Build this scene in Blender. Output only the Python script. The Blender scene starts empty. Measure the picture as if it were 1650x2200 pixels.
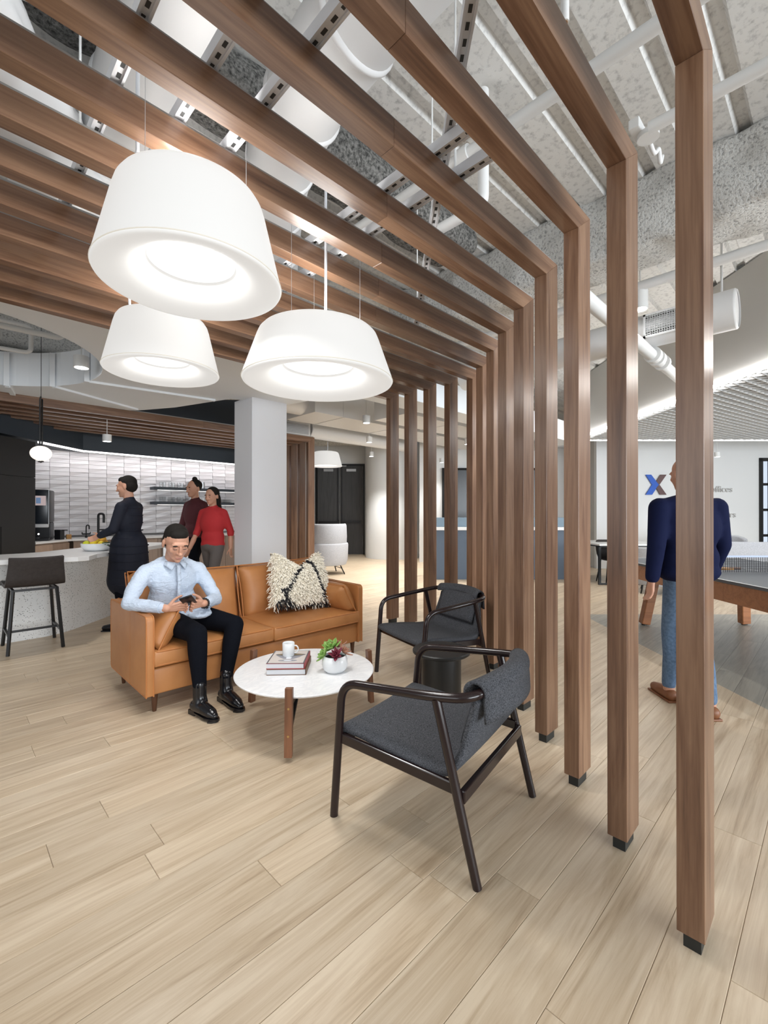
import bpy, bmesh, math, random
from mathutils import Vector, Matrix, Euler, Quaternion
R = math.radians
PI = math.pi
random.seed(7)
SC = bpy.context.scene
C = SC.collection

# ------------------------------------------------------------------ camera, world, lights, exposure
# building axes: X runs along the timber beams, Y across them; the camera looks diagonally between both
YAW = 0.791588
cam_d = bpy.data.cameras.new('camera')
cam = bpy.data.objects.new('camera', cam_d); C.objects.link(cam)
cam.location = (0, 0, 1.3)
cam.rotation_euler = (PI/2 + 0.00281, 0, YAW - PI/2)
cam_d.sensor_fit = 'HORIZONTAL'; cam_d.sensor_width = 36.0
cam_d.lens = 968.19/1650*36.0
cam_d.clip_start = 0.02; cam_d.clip_end = 200
SC.camera = cam
vs = SC.view_settings
vs.view_transform = 'Standard'; vs.look = 'None'; vs.gamma = 1.0; vs.use_curve_mapping = False
vs.exposure = 0.06
w = bpy.data.worlds.new('world'); SC.world = w; w.use_nodes = True
w.node_tree.nodes['Background'].inputs[0].default_value = (0.93, 0.97, 1.0, 1)
w.node_tree.nodes['Background'].inputs[1].default_value = 0.36

def area(name, loc, to, sx, sy, power, col=(1, 1, 1)):
    l = bpy.data.lights.new(name, 'AREA'); l.shape = 'RECTANGLE'; l.size = sx; l.size_y = sy
    l.energy = power; l.color = col
    o = bpy.data.objects.new(name, l); C.objects.link(o); o.location = loc
    o.rotation_euler = (Vector(to) - Vector(loc)).to_track_quat('-Z', 'Y').to_euler()
    return o
# daylight through the window wall behind and to the right of the camera
area('window_daylight', (3.0, -8.0, 1.6), (3.0, 3.0, 1.4), 12.0, 2.6, 1250, (0.89, 0.95, 1.0))
area('left_fill', (-5.5, 1.0, 2.0), (2.0, 2.5, 1.2), 5.0, 2.4, 110, (0.94, 0.97, 1.0))  # weak fill light added on the left, no window known there

# ------------------------------------------------------------------ helpers
def diag(x, d):            # right / depth along the diagonal set-out line -> building axes
    return (x*math.sin(YAW) + d*math.cos(YAW), -x*math.cos(YAW) + d*math.sin(YAW))
DROT = YAW - PI/2

class MB:
    def __init__(s): s.v = []; s.f = []
    def box(s, a, b, m=None):
        x0, y0, z0 = a; x1, y1, z1 = b; n = len(s.v)
        P = [(x0,y0,z0),(x1,y0,z0),(x1,y1,z0),(x0,y1,z0),(x0,y0,z1),(x1,y0,z1),(x1,y1,z1),(x0,y1,z1)]
        s.v += [tuple(m @ Vector(p)) if m else p for p in P]
        s.f += [tuple(n+i for i in q) for q in ((0,3,2,1),(4,5,6,7),(0,1,5,4),(1,2,6,5),(2,3,7,6),(3,0,4,7))]
        return s
    def cbox(s, c, size, m=None):
        return s.box([c[i]-size[i]/2 for i in range(3)], [c[i]+size[i]/2 for i in range(3)], m)
    def prism(s, poly, z0, z1, m=None):
        n = len(s.v); k = len(poly)
        P = [(p[0], p[1], z0) for p in poly] + [(p[0], p[1], z1) for p in poly]
        s.v += [tuple(m @ Vector(p)) if m else p for p in P]
        s.f.append(tuple(n+i for i in reversed(range(k)))); s.f.append(tuple(n+k+i for i in range(k)))
        for i in range(k):
            j = (i+1) % k; s.f.append((n+i, n+j, n+k+j, n+k+i))
        return s
    def lathe(s, prof, c=(0,0,0), seg=32, closed=False, m=None):
        n = len(s.v); k = len(prof)
        for r, z in prof:
            for i in range(seg):
                a = 2*PI*i/seg
                p = (c[0]+r*math.cos(a), c[1]+r*math.sin(a), c[2]+z)
                s.v.append(tuple(m @ Vector(p)) if m else p)
        for j in range(k if closed else k-1):
            j2 = (j+1) % k
            for i in range(seg):
                i2 = (i+1) % seg
                s.f.append((n+j*seg+i, n+j*seg+i2, n+j2*seg+i2, n+j2*seg+i))
        if not closed:
            if prof[0][0] > 1e-6: s.f.append(tuple(n+i for i in reversed(range(seg))))
            if prof[-1][0] > 1e-6: s.f.append(tuple(n+(k-1)*seg+i for i in range(seg)))
        return s
    def tube(s, pts, r, seg=10, cap=True, closed=False):
        pts = [Vector(p) for p in pts]; n = len(s.v); k = len(pts)
        rr = r if isinstance(r, (list, tuple)) else [r]*k
        t0 = (pts[1]-pts[0]).normalized()
        ref = Vector((0,0,1)) if abs(t0.z) < 0.9 else Vector((1,0,0))
        nx = t0.cross(ref).normalized()
        for i, p in enumerate(pts):
            if closed: t = (pts[(i+1) % k]-pts[i-1]).normalized()
            elif i == 0: t = t0
            elif i == k-1: t = (pts[i]-pts[i-1]).normalized()
            else: t = (pts[i+1]-pts[i-1]).normalized()
            nx = (nx - t*nx.dot(t)).normalized(); ny = t.cross(nx)
            for j in range(seg):
                a = 2*PI*j/seg
                s.v.append(tuple(p + nx*(rr[i]*math.cos(a)) + ny*(rr[i]*math.sin(a))))
        for i in range(k if closed else k-1):
            i2 = (i+1) % k
            for j in range(seg):
                j2 = (j+1) % seg
                s.f.append((n+i*seg+j, n+i*seg+j2, n+i2*seg+j2, n+i2*seg+j))
        if cap and not closed:
            s.f.append(tuple(n+j for j in reversed(range(seg)))); s.f.append(tuple(n+(k-1)*seg+j for j in range(seg)))
        return s
    def bar(s, a, b, wx, wz, up=(0,0,1)):
        a = Vector(a); b = Vector(b); t = (b-a).normalized(); up = Vector(up)
        sx = t.cross(up)
        if sx.length < 1e-4: sx = t.cross(Vector((1,0,0)))
        sx.normalize(); sz = sx.cross(t)
        n = len(s.v)
        for p in (a, b):
            for q, e in ((-1,-1),(1,-1),(1,1),(-1,1)):
                s.v.append(tuple(p + sx*(q*wx/2) + sz*(e*wz/2)))
        s.f += [tuple(n+i for i in q) for q in ((0,1,2,3),(7,6,5,4),(0,4,5,1),(1,5,6,2),(2,6,7,3),(3,7,4,0))]
        return s
    def cap(s, p0, r0, p1, r1, seg=14, lat=5):       # tapered capsule, closed
        p0 = Vector(p0); p1 = Vector(p1); t = p1-p0
        L = max(t.length, 1e-6); t = t/L
        pts = []; rr = []
        for i in range(lat):
            a = -PI/2 + (PI/2)*(i+0.15)/lat; pts.append(p0 + t*(r0*math.sin(a))); rr.append(r0*math.cos(a))
        pts.append(p0); rr.append(r0); pts.append(p1); rr.append(r1)
        for i in range(lat-1, -1, -1):
            a = -PI/2 + (PI/2)*(i+0.15)/lat; pts.append(p1 - t*(r1*math.sin(a))); rr.append(r1*math.cos(a))
        ref = Vector((0,0,1)) if abs(t.z) < 0.9 else Vector((1,0,0))
        nx = t.cross(ref).normalized(); ny = t.cross(nx); n = len(s.v)
        for p, r in zip(pts, rr):
            for j in range(seg):
                a = 2*PI*j/seg; s.v.append(tuple(p + nx*(r*math.cos(a)) + ny*(r*math.sin(a))))
        k = len(pts)
        for i in range(k-1):
            for j in range(seg):
                j2 = (j+1) % seg; s.f.append((n+i*seg+j, n+i*seg+j2, n+(i+1)*seg+j2, n+(i+1)*seg+j))
        s.f.append(tuple(n+j for j in reversed(range(seg)))); s.f.append(tuple(n+(k-1)*seg+j for j in range(seg)))
        return s
    def chain(s, pts):                                # [(p, r), ...]
        for (a, ra), (b, rb) in zip(pts, pts[1:]): s.cap(a, ra, b, rb)
        return s
    def ell(s, c, rad, m=None, seg=20, lat=12):
        n = len(s.v); c = Vector(c)
        for i in range(lat+1):
            th = -PI/2 + PI*(i if 0 < i < lat else (0.08 if i == 0 else lat-0.08))/lat
            for j in range(seg):
                a = 2*PI*j/seg
                p = Vector((rad[0]*math.cos(th)*math.cos(a), rad[1]*math.cos(th)*math.sin(a), rad[2]*math.sin(th)))
                if m: p = m @ p
                s.v.append(tuple(c+p))
        for i in range(lat):
            for j in range(seg):
                j2 = (j+1) % seg; s.f.append((n+i*seg+j, n+i*seg+j2, n+(i+1)*seg+j2, n+(i+1)*seg+j))
        s.f.append(tuple(n+j for j in reversed(range(seg)))); s.f.append(tuple(n+lat*seg+j for j in range(seg)))
        return s
    def sheet(s, rows, th=0.0):                       # grid of points, optional thickness by a later modifier
        n = len(s.v); k = len(rows[0])
        for r in rows: s.v += [tuple(p) for p in r]
        for i in range(len(rows)-1):
            for j in range(k-1):
                s.f.append((n+i*k+j, n+i*k+j+1, n+(i+1)*k+j+1, n+(i+1)*k+j))
        return s
    def mesh(s, name, mat=None, smooth=False, angle=None):
        me = bpy.data.meshes.new(name); me.from_pydata(s.v, [], s.f)
        bm = bmesh.new(); bm.from_mesh(me)
        bmesh.ops.recalc_face_normals(bm, faces=bm.faces)
        bm.to_mesh(me); bm.free()
        if smooth:
            me.polygons.foreach_set('use_smooth', [True]*len(me.polygons))
            if angle: me.set_sharp_from_angle(angle=R(angle))
        if mat: me.materials.append(M[mat] if isinstance(mat, str) else mat)
        me.update()
        return me
    def build(s, name, mat, parent=None, smooth=False, angle=None, loc=None, bevel=0, bseg=2, solid=0, sub=0, remesh=0, smo=0):
        o = bpy.data.objects.new(name, s.mesh(name, mat, smooth or bool(remesh), angle)); C.objects.link(o)
        if loc: o.location = loc
        if parent: o.parent = parent
        mods(o, bevel, bseg, solid, sub, remesh, smo)
        return o

def mods(o, bevel=0, bseg=2, solid=0, sub=0, remesh=0, smo=0):
    if solid:
        m = o.modifiers.new('thickness', 'SOLIDIFY'); m.thickness = solid; m.offset = 0
    if bevel:
        m = o.modifiers.new('bevel', 'BEVEL'); m.width = bevel; m.segments = bseg; m.limit_method = 'ANGLE'; m.angle_limit = R(40)
        if bseg > 2:
            o.data.polygons.foreach_set('use_smooth', [True]*len(o.data.polygons))
    if remesh:
        m = o.modifiers.new('skin', 'REMESH'); m.mode = 'VOXEL'; m.voxel_size = remesh; m.use_smooth_shade = True
    if smo:
        m = o.modifiers.new('relax', 'SMOOTH'); m.factor = 0.5; m.iterations = smo
    if sub:
        m = o.modifiers.new('subdivide', 'SUBSURF'); m.levels = sub; m.render_levels = sub

def tag(o, label=None, cat=None, group=None, kind=None):
    if label: o['label'] = label
    if cat: o['category'] = cat
    if group: o['group'] = group
    if kind: o['kind'] = kind
    return o
def thing(name, label, cat, loc=(0,0,0), rz=0, group=None):
    o = bpy.data.objects.new(name, None); C.objects.link(o)
    o.empty_display_size = 0.1
    o.location = loc; o.rotation_euler = (0,0,rz)
    return tag(o, label, cat, group)
def copy_tree(o, parent=None):
    c = o.copy(); C.objects.link(c); c.parent = parent
    for ch in list(o.children): copy_tree(ch, c)
    return c
def inst(me, name, loc, parent=None, rot=None, scale=None):
    o = bpy.data.objects.new(name, me); C.objects.link(o); o.location = loc
    if rot: o.rotation_euler = rot
    if scale: o.scale = scale
    if parent: o.parent = parent
    return o
def fillet(pts, rad, n=6):
    pts = [Vector(p) for p in pts]; out = [pts[0]]
    for i in range(1, len(pts)-1):
        a, b, c = pts[i-1], pts[i], pts[i+1]
        r = rad if not isinstance(rad, (list, tuple)) else rad[i-1]
        u = (a-b); v = (c-b); r = min(r, u.length*0.49, v.length*0.49)
        p = b+u.normalized()*r; q = b+v.normalized()*r
        for k in range(n+1):
            t = k/n; out.append(p*(1-t)**2 + b*2*t*(1-t) + q*t*t)
    out.append(pts[-1]); return out
def spline(pts, n=8):
    P = [Vector(p) for p in pts]; P = [P[0]*2-P[1]] + P + [P[-1]*2-P[-2]]; out = []
    for i in range(1, len(P)-2):
        for k in range(n):
            t = k/n; a, b, c, d = P[i-1], P[i], P[i+1], P[i+2]
            out.append(0.5*((2*b) + (c-a)*t + (2*a-5*b+4*c-d)*t*t + (3*b-a-3*c+d)*t**3))
    out.append(P[-2]); return out

# ------------------------------------------------------------------ materials
M = {}
def mat(name, col, rough=0.6, metal=0.0, spec=0.5, emit=None, es=1.0, alpha=None):
    m = bpy.data.materials.new(name); m.use_nodes = True
    b = m.node_tree.nodes['Principled BSDF']
    b.inputs['Base Color'].default_value = (*col, 1); b.inputs['Roughness'].default_value = rough
    b.inputs['Metallic'].default_value = metal; b.inputs['Specular IOR Level'].default_value = spec
    if emit: b.inputs['Emission Color'].default_value = (*emit, 1); b.inputs['Emission Strength'].default_value = es
    M[name] = m; return m
def nd(m, t, **kw):
    n = m.node_tree.nodes.new(t)
    for k, v in kw.items(): setattr(n, k, v)
    return n
def lk(m, a, b): m.node_tree.links.new(a, b)
def coords(m, rnd=True, scale=(1,1,1), rot=(0,0,0), world=False):
    if world:
        src = nd(m, 'ShaderNodeNewGeometry').outputs['Position']
    else:
        src = nd(m, 'ShaderNodeTexCoord').outputs['Object']
    if rnd:
        oi = nd(m, 'ShaderNodeObjectInfo'); mu = nd(m, 'ShaderNodeMath', operation='MULTIPLY'); mu.inputs[1].default_value = 37.0
        lk(m, oi.outputs['Random'], mu.inputs[0])
        ad = nd(m, 'ShaderNodeVectorMath', operation='ADD'); lk(m, src, ad.inputs[0]); lk(m, mu.outputs[0], ad.inputs[1]); src = ad.outputs[0]
    mp = nd(m, 'ShaderNodeMapping'); mp.inputs['Scale'].default_value = scale; mp.inputs['Rotation'].default_value = rot
    lk(m, src, mp.inputs['Vector']); return mp.outputs[0]
def ramp(m, fac, stops):
    r = nd(m, 'ShaderNodeValToRGB'); e = r.color_ramp.elements
    while len(e) < len(stops): e.new(0.5)
    for i, (p, c) in enumerate(stops): e[i].position = p; e[i].color = (*c, 1)
    lk(m, fac, r.inputs[0]); return r.outputs[0]
def noise(m, vec, scale, detail=4, rough=0.55, dist=0.0):
    n = nd(m, 'ShaderNodeTexNoise'); n.inputs['Scale'].default_value = scale; n.inputs['Detail'].default_value = detail
    n.inputs['Roughness'].default_value = rough; n.inputs['Distortion'].default_value = dist
    lk(m, vec, n.inputs['Vector']); return n.outputs['Fac']
def bump(m, fac, strength=0.3, dist=0.01):
    b = nd(m, 'ShaderNodeBump'); b.inputs['Strength'].default_value = strength; b.inputs['Distance'].default_value = dist
    lk(m, fac, b.inputs['Height']); lk(m, b.outputs[0], m.node_tree.nodes['Principled BSDF'].inputs['Normal'])
def basecol(m, sock): lk(m, sock, m.node_tree.nodes['Principled BSDF'].inputs['Base Color'])
def mix(m, fac, a, b, mode='MIX'):
    x = nd(m, 'ShaderNodeMix', data_type='RGBA', blend_type=mode)
    for s, v in ((x.inputs[0], fac), (x.inputs[6], a), (x.inputs[7], b)):
        if isinstance(v, (int, float)): s.default_value = v
        elif isinstance(v, tuple): s.default_value = (*v, 1)
        else: lk(m, v, s)
    return x.outputs[2]

def wood(name, stops, axis, rough=0.30, sc=1.0, var=0.25, spec=0.5):
    m = mat(name, (0.3,0.2,0.1), rough, spec=spec)
    s = [9*sc, 9*sc, 9*sc]; s[axis] = 0.55*sc
    v = coords(m, True, tuple(s))
    n1 = noise(m, v, 1.6, 5, 0.6, 1.2)
    s2 = [70*sc, 70*sc, 70*sc]; s2[axis] = 2.2*sc
    n2 = noise(m, coords(m, True, tuple(s2)), 1.3, 3, 0.6)
    ma = nd(m, 'ShaderNodeMath', operation='MULTIPLY_ADD'); lk(m, n2, ma.inputs[0]); ma.inputs[1].default_value = 0.45; lk(m, n1, ma.inputs[2])
    col = ramp(m, ma.outputs[0], stops)
    oi = nd(m, 'ShaderNodeObjectInfo')
    mr = nd(m, 'ShaderNodeMapRange'); lk(m, oi.outputs['Random'], mr.inputs[0]); mr.inputs[3].default_value = 1-var; mr.inputs[4].default_value = 1+var*0.4
    cc = nd(m, 'ShaderNodeVectorMath', operation='SCALE'); lk(m, col, cc.inputs[0]); lk(m, mr.outputs[0], cc.inputs['Scale'])
    basecol(m, cc.outputs[0]); bump(m, n2, 0.06, 0.002)
    return m
WAL = [(0.40, (0.070,0.035,0.021)), (0.62, (0.160,0.082,0.047)), (0.85, (0.245,0.140,0.084))]
wood('walnut_u', WAL, 0); wood('walnut_z', WAL, 2)
wood('walnut_table', [(0.4, (0.085,0.034,0.018)), (0.8, (0.21,0.090,0.045))], 2)
wood('walnut_apron', [(0.4, (0.20,0.07,0.025)), (0.8, (0.38,0.15,0.06))], 0, 0.3)
wood('door_veneer', [(0.4, (0.030,0.032,0.034)), (0.8, (0.075,0.075,0.078))], 2, 0.4)
wood('taupe_veneer', [(0.4, (0.28,0.19,0.14)), (0.8, (0.40,0.29,0.22))], 2, 0.4)
mat('dark_wood', (0.016, 0.0085, 0.0085), 0.2)
mat('black_foot', (0.012, 0.014, 0.014), 0.45)

def floor_mat():
    m = mat('floor_plank', (0.6,0.5,0.35), 0.36, spec=0.4)
    v = coords(m, True, (0.7, 11, 1)); n1 = noise(m, v, 1.5, 6, 0.62, 1.4)
    n2 = noise(m, coords(m, True, (3, 95, 1)), 1.0, 3, 0.6)
    ma = nd(m, 'ShaderNodeMath', operation='MULTIPLY_ADD'); lk(m, n2, ma.inputs[0]); ma.inputs[1].default_value = 0.35; lk(m, n1, ma.inputs[2])
    beige = ramp(m, ma.outputs[0], [(0.42, (0.41,0.300,0.195)), (0.60, (0.570,0.448,0.312)), (0.82, (0.690,0.572,0.425))])
    grey = ramp(m, ma.outputs[0], [(0.42, (0.24,0.225,0.19)), (0.60, (0.34,0.32,0.275)), (0.82, (0.42,0.40,0.34))])
    # grey flooring zone laid on the diagonal around the games table
    geo = nd(m, 'ShaderNodeNewGeometry'); rt = nd(m, 'ShaderNodeVectorRotate', rotation_type='Z_AXIS')
    lk(m, geo.outputs['Position'], rt.inputs['Vector']); rt.inputs['Angle'].default_value = -DROT
    sp = nd(m, 'ShaderNodeSeparateXYZ'); lk(m, rt.outputs[0], sp.inputs[0])
    g = nd(m, 'ShaderNodeMath', operation='GREATER_THAN'); lk(m, sp.outputs[0], g.inputs[0]); g.inputs[1].default_value = 2.54
    l = nd(m, 'ShaderNodeMath', operation='LESS_THAN'); lk(m, sp.outputs[1], l.inputs[0]); l.inputs[1].default_value = 5.8
    mm = nd(m, 'ShaderNodeMath', operation='MULTIPLY'); lk(m, g.outputs[0], mm.inputs[0]); lk(m, l.outputs[0], mm.inputs[1])
    col = mix(m, mm.outputs[0], beige, grey)
    oi = nd(m, 'ShaderNodeObjectInfo'); mr = nd(m, 'ShaderNodeMapRange'); lk(m, oi.outputs['Random'], mr.inputs[0]); mr.inputs[3].default_value = 0.90; mr.inputs[4].default_value = 1.05
    cc = nd(m, 'ShaderNodeVectorMath', operation='SCALE'); lk(m, col, cc.inputs[0]); lk(m, mr.outputs[0], cc.inputs['Scale'])
    basecol(m, cc.outputs[0]); bump(m, n2, 0.04, 0.001)
floor_mat()
mat('joint', (0.22, 0.16, 0.10), 0.8)

def noisy(name, c1, c2, scale, rough=0.7, b=0.0, bd=0.01, world=False, detail=5, lo=0.35, hi=0.65, spec=0.4):
    m = mat(name, c1, rough, spec=spec)
    n = noise(m, coords(m, False, world=world), scale, detail, 0.6)
    basecol(m, ramp(m, n, [(lo, c1), (hi, c2)]))
    if b: bump(m, n, b, bd)
    return m
noisy('fireproofing', (0.30,0.30,0.295), (0.70,0.70,0.68), 55, 0.95, 0.9, 0.02, detail=8, lo=0.33, hi=0.50)
noisy('deck', (0.46,0.46,0.455), (0.74,0.74,0.725), 26, 0.85, 0.25, 0.01, detail=8, lo=0.28, hi=0.5)
mat('white_paint', (0.72,0.725,0.72), 0.55)
mat('duct_paint', (0.74,0.745,0.75), 0.42)
mat('soffit_paint', (0.82,0.86,0.90), 0.8)
mat('wall_paint', (0.76,0.77,0.77), 0.75)
mat('grey_paint', (0.52,0.515,0.50), 0.75)
mat('column_paint', (0.76,0.78,0.82), 0.6)
mat('strut', (0.72,0.73,0.76), 0.3, 0.0)
mat('slot', (0.05,0.05,0.05), 0.8)
mat('navy_paint', (0.022,0.032,0.045), 0.5)
mat('cabinet_black', (0.012,0.0125,0.0135), 0.38)
mat('gap_black', (0.004,0.004,0.004), 0.8)
mat('black_metal', (0.012,0.012,0.013), 0.35, 0.3)
mat('black_plastic', (0.010,0.010,0.012), 0.3)
mat('side_table', (0.010,0.0105,0.011), 0.42)
mat('lamp_shade', (0.32,0.32,0.315), 0.5, emit=(1.0,0.985,0.955), es=0.55)
mat('lamp_diffuser', (0.9,0.9,0.9), 0.5, emit=(0.97,0.99,1.0), es=1.1)
mat('led', (1,1,1), 0.5, emit=(1,0.99,0.97), es=6.0)
mat('led_strong', (1,1,1), 0.5, emit=(1,0.985,0.96), es=34.0)
mat('led_warm', (1,1,1), 0.5, emit=(1,0.97,0.95), es=3.0)
mat('seam_beige', (0.45,0.42,0.36), 0.6, emit=(1,0.95,0.85), es=0.35)
mat('globe', (0.9,0.85,0.8), 0.4, emit=(1.0,0.86,0.72), es=1.0)
mat('ceramic_white', (0.80,0.82,0.84), 0.18)
mat('tile', (0.64,0.62,0.635), 0.25)
mat('grout', (0.20,0.195,0.195), 0.9)
mat('quartz', (0.74,0.735,0.73), 0.3)
mat('page', (0.70,0.71,0.74), 0.8)
mat('book_red', (0.35,0.03,0.04), 0.5)
mat('book_brown', (0.16,0.085,0.05), 0.55)
mat('book_cover', (0.62,0.57,0.54), 0.35)
mat('print_dark', (0.10,0.10,0.12), 0.35)
mat('print_mid', (0.30,0.30,0.34), 0.35)
mat('print_light', (0.78,0.80,0.84), 0.35)
mat('print_gold', (0.30,0.22,0.10), 0.35)
mat('brass', (0.55,0.38,0.16), 0.3, 0.9)
mat('glass', (0.9,0.92,0.93), 0.05)
M['glass'].node_tree.nodes['Principled BSDF'].inputs['Transmission Weight'].default_value = 0.9
mat('skin', (0.52,0.275,0.185), 0.5)
M['skin'].node_tree.nodes['Principled BSDF'].inputs['Subsurface Weight'].default_value = 0.12
M['skin'].node_tree.nodes['Principled BSDF'].inputs['Subsurface Radius'].default_value = (0.01,0.004,0.002)
mat('lips', (0.40,0.16,0.13), 0.45)
noisy('hair', (0.008,0.007,0.006), (0.018,0.015,0.013), 300, 0.7, 0.5, 0.003, spec=0.15)
mat('eye_dark', (0.015,0.01,0.008), 0.3)
noisy('shirt', (0.47,0.545,0.66), (0.52,0.595,0.705), 160, 0.85, 0.0, 0.002)
bump(M['shirt'], noise(M['shirt'], coords(M['shirt'], False, (1.0,1.0,2.2), (0.3,0.5,0.2)), 13, 4, 0.55, 1.8), 0.55, 0.025)
noisy('fireproofing_shaded', (0.05,0.05,0.048), (0.30,0.295,0.28), 45, 0.95, 0.9, 0.02, detail=8, lo=0.36, hi=0.62)  # fireproofing with the shade above the slats put into its colour
mat('steel_grey', (0.30,0.30,0.295), 0.5)
mat('button', (0.45,0.50,0.58), 0.5)
noisy('trousers', (0.0035,0.004,0.0065), (0.006,0.007,0.011), 200, 0.9, 0.1, 0.002, spec=0.08)
mat('boot', (0.006,0.006,0.008), 0.2)
mat('beads', (0.015,0.015,0.016), 0.25)
noisy('charcoal_fabric', (0.024,0.026,0.031), (0.115,0.12,0.135), 260, 0.95, 0.35, 0.003, detail=2, lo=0.35, hi=0.68)
noisy('grey_boucle', (0.36,0.37,0.40), (0.52,0.53,0.56), 130, 0.95, 0.3, 0.004, detail=2)
noisy('brown_leatherette', (0.022,0.017,0.015), (0.032,0.025,0.023), 40, 0.6)
noisy('terrazzo_front', (0.52,0.53,0.52), (0.60,0.61,0.60), 30, 0.6)
def terrazzo():
    m = M['terrazzo_front']; vo = nd(m, 'ShaderNodeTexVoronoi'); vo.inputs['Scale'].default_value = 75
    lk(m, coords(m, False), vo.inputs['Vector'])
    d = nd(m, 'ShaderNodeMath', operation='LESS_THAN'); lk(m, vo.outputs['Distance'], d.inputs[0]); d.inputs[1].default_value = 0.30
    sx = nd(m, 'ShaderNodeSeparateColor'); lk(m, vo.outputs['Color'], sx.inputs[0])
    g = nd(m, 'ShaderNodeMath', operation='GREATER_THAN'); lk(m, sx.outputs[0], g.inputs[0]); g.inputs[1].default_value = 0.45
    f = nd(m, 'ShaderNodeMath', operation='MULTIPLY'); lk(m, d.outputs[0], f.inputs[0]); lk(m, g.outputs[0], f.inputs[1])
    chips = ramp(m, sx.outputs[1], [(0.2, (0.16,0.17,0.18)), (0.6, (0.36,0.34,0.31)), (0.9, (0.75,0.75,0.74))])
    basecol(m, mix(m, f.outputs[0], (0.80,0.805,0.80), chips))
terrazzo()
def leather():
    m = mat('leather', (0.47,0.185,0.05), 0.42, spec=0.45)
    n = noise(m, coords(m, True), 3.0, 4, 0.6)
    basecol(m, ramp(m, n, [(0.3, (0.37,0.148,0.046)), (0.7, (0.48,0.212,0.074))]))
    bump(m, noise(m, coords(m, True), 260, 3), 0.10, 0.002)
leather()
mat('sofa_leg', (0.075,0.030,0.014), 0.35)
mat('piping', (0.44,0.165,0.045), 0.5)
def marble():
    m = mat('marble', (0.8,0.8,0.8), 0.25)
    n = noise(m, coords(m, False, (1, 2.2, 1), (0,0,0.6)), 4.5, 8, 0.68, 1.6)
    basecol(m, ramp(m, n, [(0.40, (0.90,0.91,0.925)), (0.50, (0.80,0.815,0.84)), (0.535, (0.87,0.88,0.895)), (0.7, (0.92,0.925,0.935))]))
marble()
mat('shag_cream', (0.90,0.84,0.72), 0.95)
mat('shag_black', (0.012,0.012,0.016), 0.95)
mat('desk_blue', (0.075,0.105,0.15), 0.5)
mat('desk_blue_top', (0.16,0.23,0.29), 0.5)
mat('screen_dark', (0.010,0.014,0.020), 0.25)
mat('tt_top', (0.085,0.095,0.11), 0.5)
mat('tt_line', (0.75,0.75,0.75), 0.6)
mat('net', (0.02,0.02,0.025), 0.8)
mat('net_tape', (0.45,0.52,0.72), 0.7)
mat('lemon', (0.75,0.55,0.02), 0.45)
mat('orange_fruit', (0.72,0.36,0.04), 0.45)
mat('lime', (0.55,0.58,0.02), 0.45)
mat('leaf_dark', (0.03,0.07,0.02), 0.5)
mat('leaf_green', (0.24,0.42,0.10), 0.45)
mat('leaf_red', (0.22,0.035,0.06), 0.45)
mat('leaf_pink', (0.42,0.20,0.13), 0.5)
mat('soil', (0.01,0.008,0.006), 0.95)
mat('navy_coat', (0.010,0.012,0.022), 0.7, spec=0.25)
mat('maroon', (0.075,0.012,0.018), 0.8)
mat('red_knit', (0.42,0.018,0.022), 0.8)
mat('grey_trousers', (0.11,0.095,0.09), 0.85)
mat('navy_sweater', (0.006,0.009,0.036), 0.85, spec=0.1)
noisy('denim', (0.07,0.12,0.20), (0.12,0.19,0.30), 60, 0.9)
mat('tan_shoe', (0.20,0.075,0.03), 0.5)
mat('logo_blue', (0.005,0.09,0.50), 0.5)
mat('logo_brown', (0.10,0.045,0.042), 0.5)
mat('hair_grey', (0.22,0.20,0.18), 0.8, spec=0.1)
mat('letter_grey', (0.55,0.545,0.53), 0.6)
mat('frosted', (0.55,0.62,0.72), 0.4, emit=(0.75,0.85,1.0), es=0.35)
mat('steel', (0.55,0.56,0.58), 0.35, 0.8)
mat('screen_lit', (0.2,0.2,0.2), 0.3, emit=(0.55,0.42,0.42), es=0.6)
mat('screen_icon', (0.05,0.1,0.2), 0.3, emit=(0.16,0.24,0.38), es=0.6)
mat('plastic_grey', (0.55,0.56,0.57), 0.4)
mat('cable', (0.62,0.64,0.68), 0.5)
mat('cork', (0.42,0.22,0.07), 0.7)
mat('blue_rag', (0.02,0.05,0.45), 0.7)
mat('sprinkler_brass', (0.35,0.18,0.07), 0.35, 0.8)

# ================================================================== THE SETTING
FLOOR = MB().box((-5, -6, -0.12), (20, 20, -0.012)).build('floor', 'joint'); tag(FLOOR, 'pale beige wood plank floor running under the whole lounge', kind='structure')
PW, PL = 0.165, 1.24
def plank_mesh(L):
    b = MB(); x0, x1, y0, y1 = -L/2+0.0005, L/2-0.0005, -PW/2+0.0004, PW/2-0.0004; c = 0.0015
    b.v = [(x0,y0,-0.012),(x1,y0,-0.012),(x1,y1,-0.012),(x0,y1,-0.012),(x0,y0,-c),(x1,y0,-c),(x1,y1,-c),(x0,y1,-c),
           (x0+c,y0+c,0),(x1-c,y0+c,0),(x1-c,y1-c,0),(x0+c,y1-c,0)]
    b.f = [(0,3,2,1)] + [(a, (a+1) % 4, (a+1) % 4+4, a+4) for a in range(4)] + [(a+4, (a+1) % 4+4, (a+1) % 4+8, a+8) for a in range(4)] + [(8,9,10,11)]
    return b
pm = plank_mesh(PL).mesh('plank', 'floor_plank')
spots = []
row = 0
y = -3.0
while y < 17:
    off = random.random()*PL; x = -4.5 + off
    while x < 19:
        d = x*math.cos(YAW)+y*math.sin(YAW); s = abs(x*math.sin(YAW)-y*math.cos(YAW))
        if d > 0.3 and s < 0.95*d+1.6: spots.append((d, x, y))
        x += PL
    y += PW
spots.sort()
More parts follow.
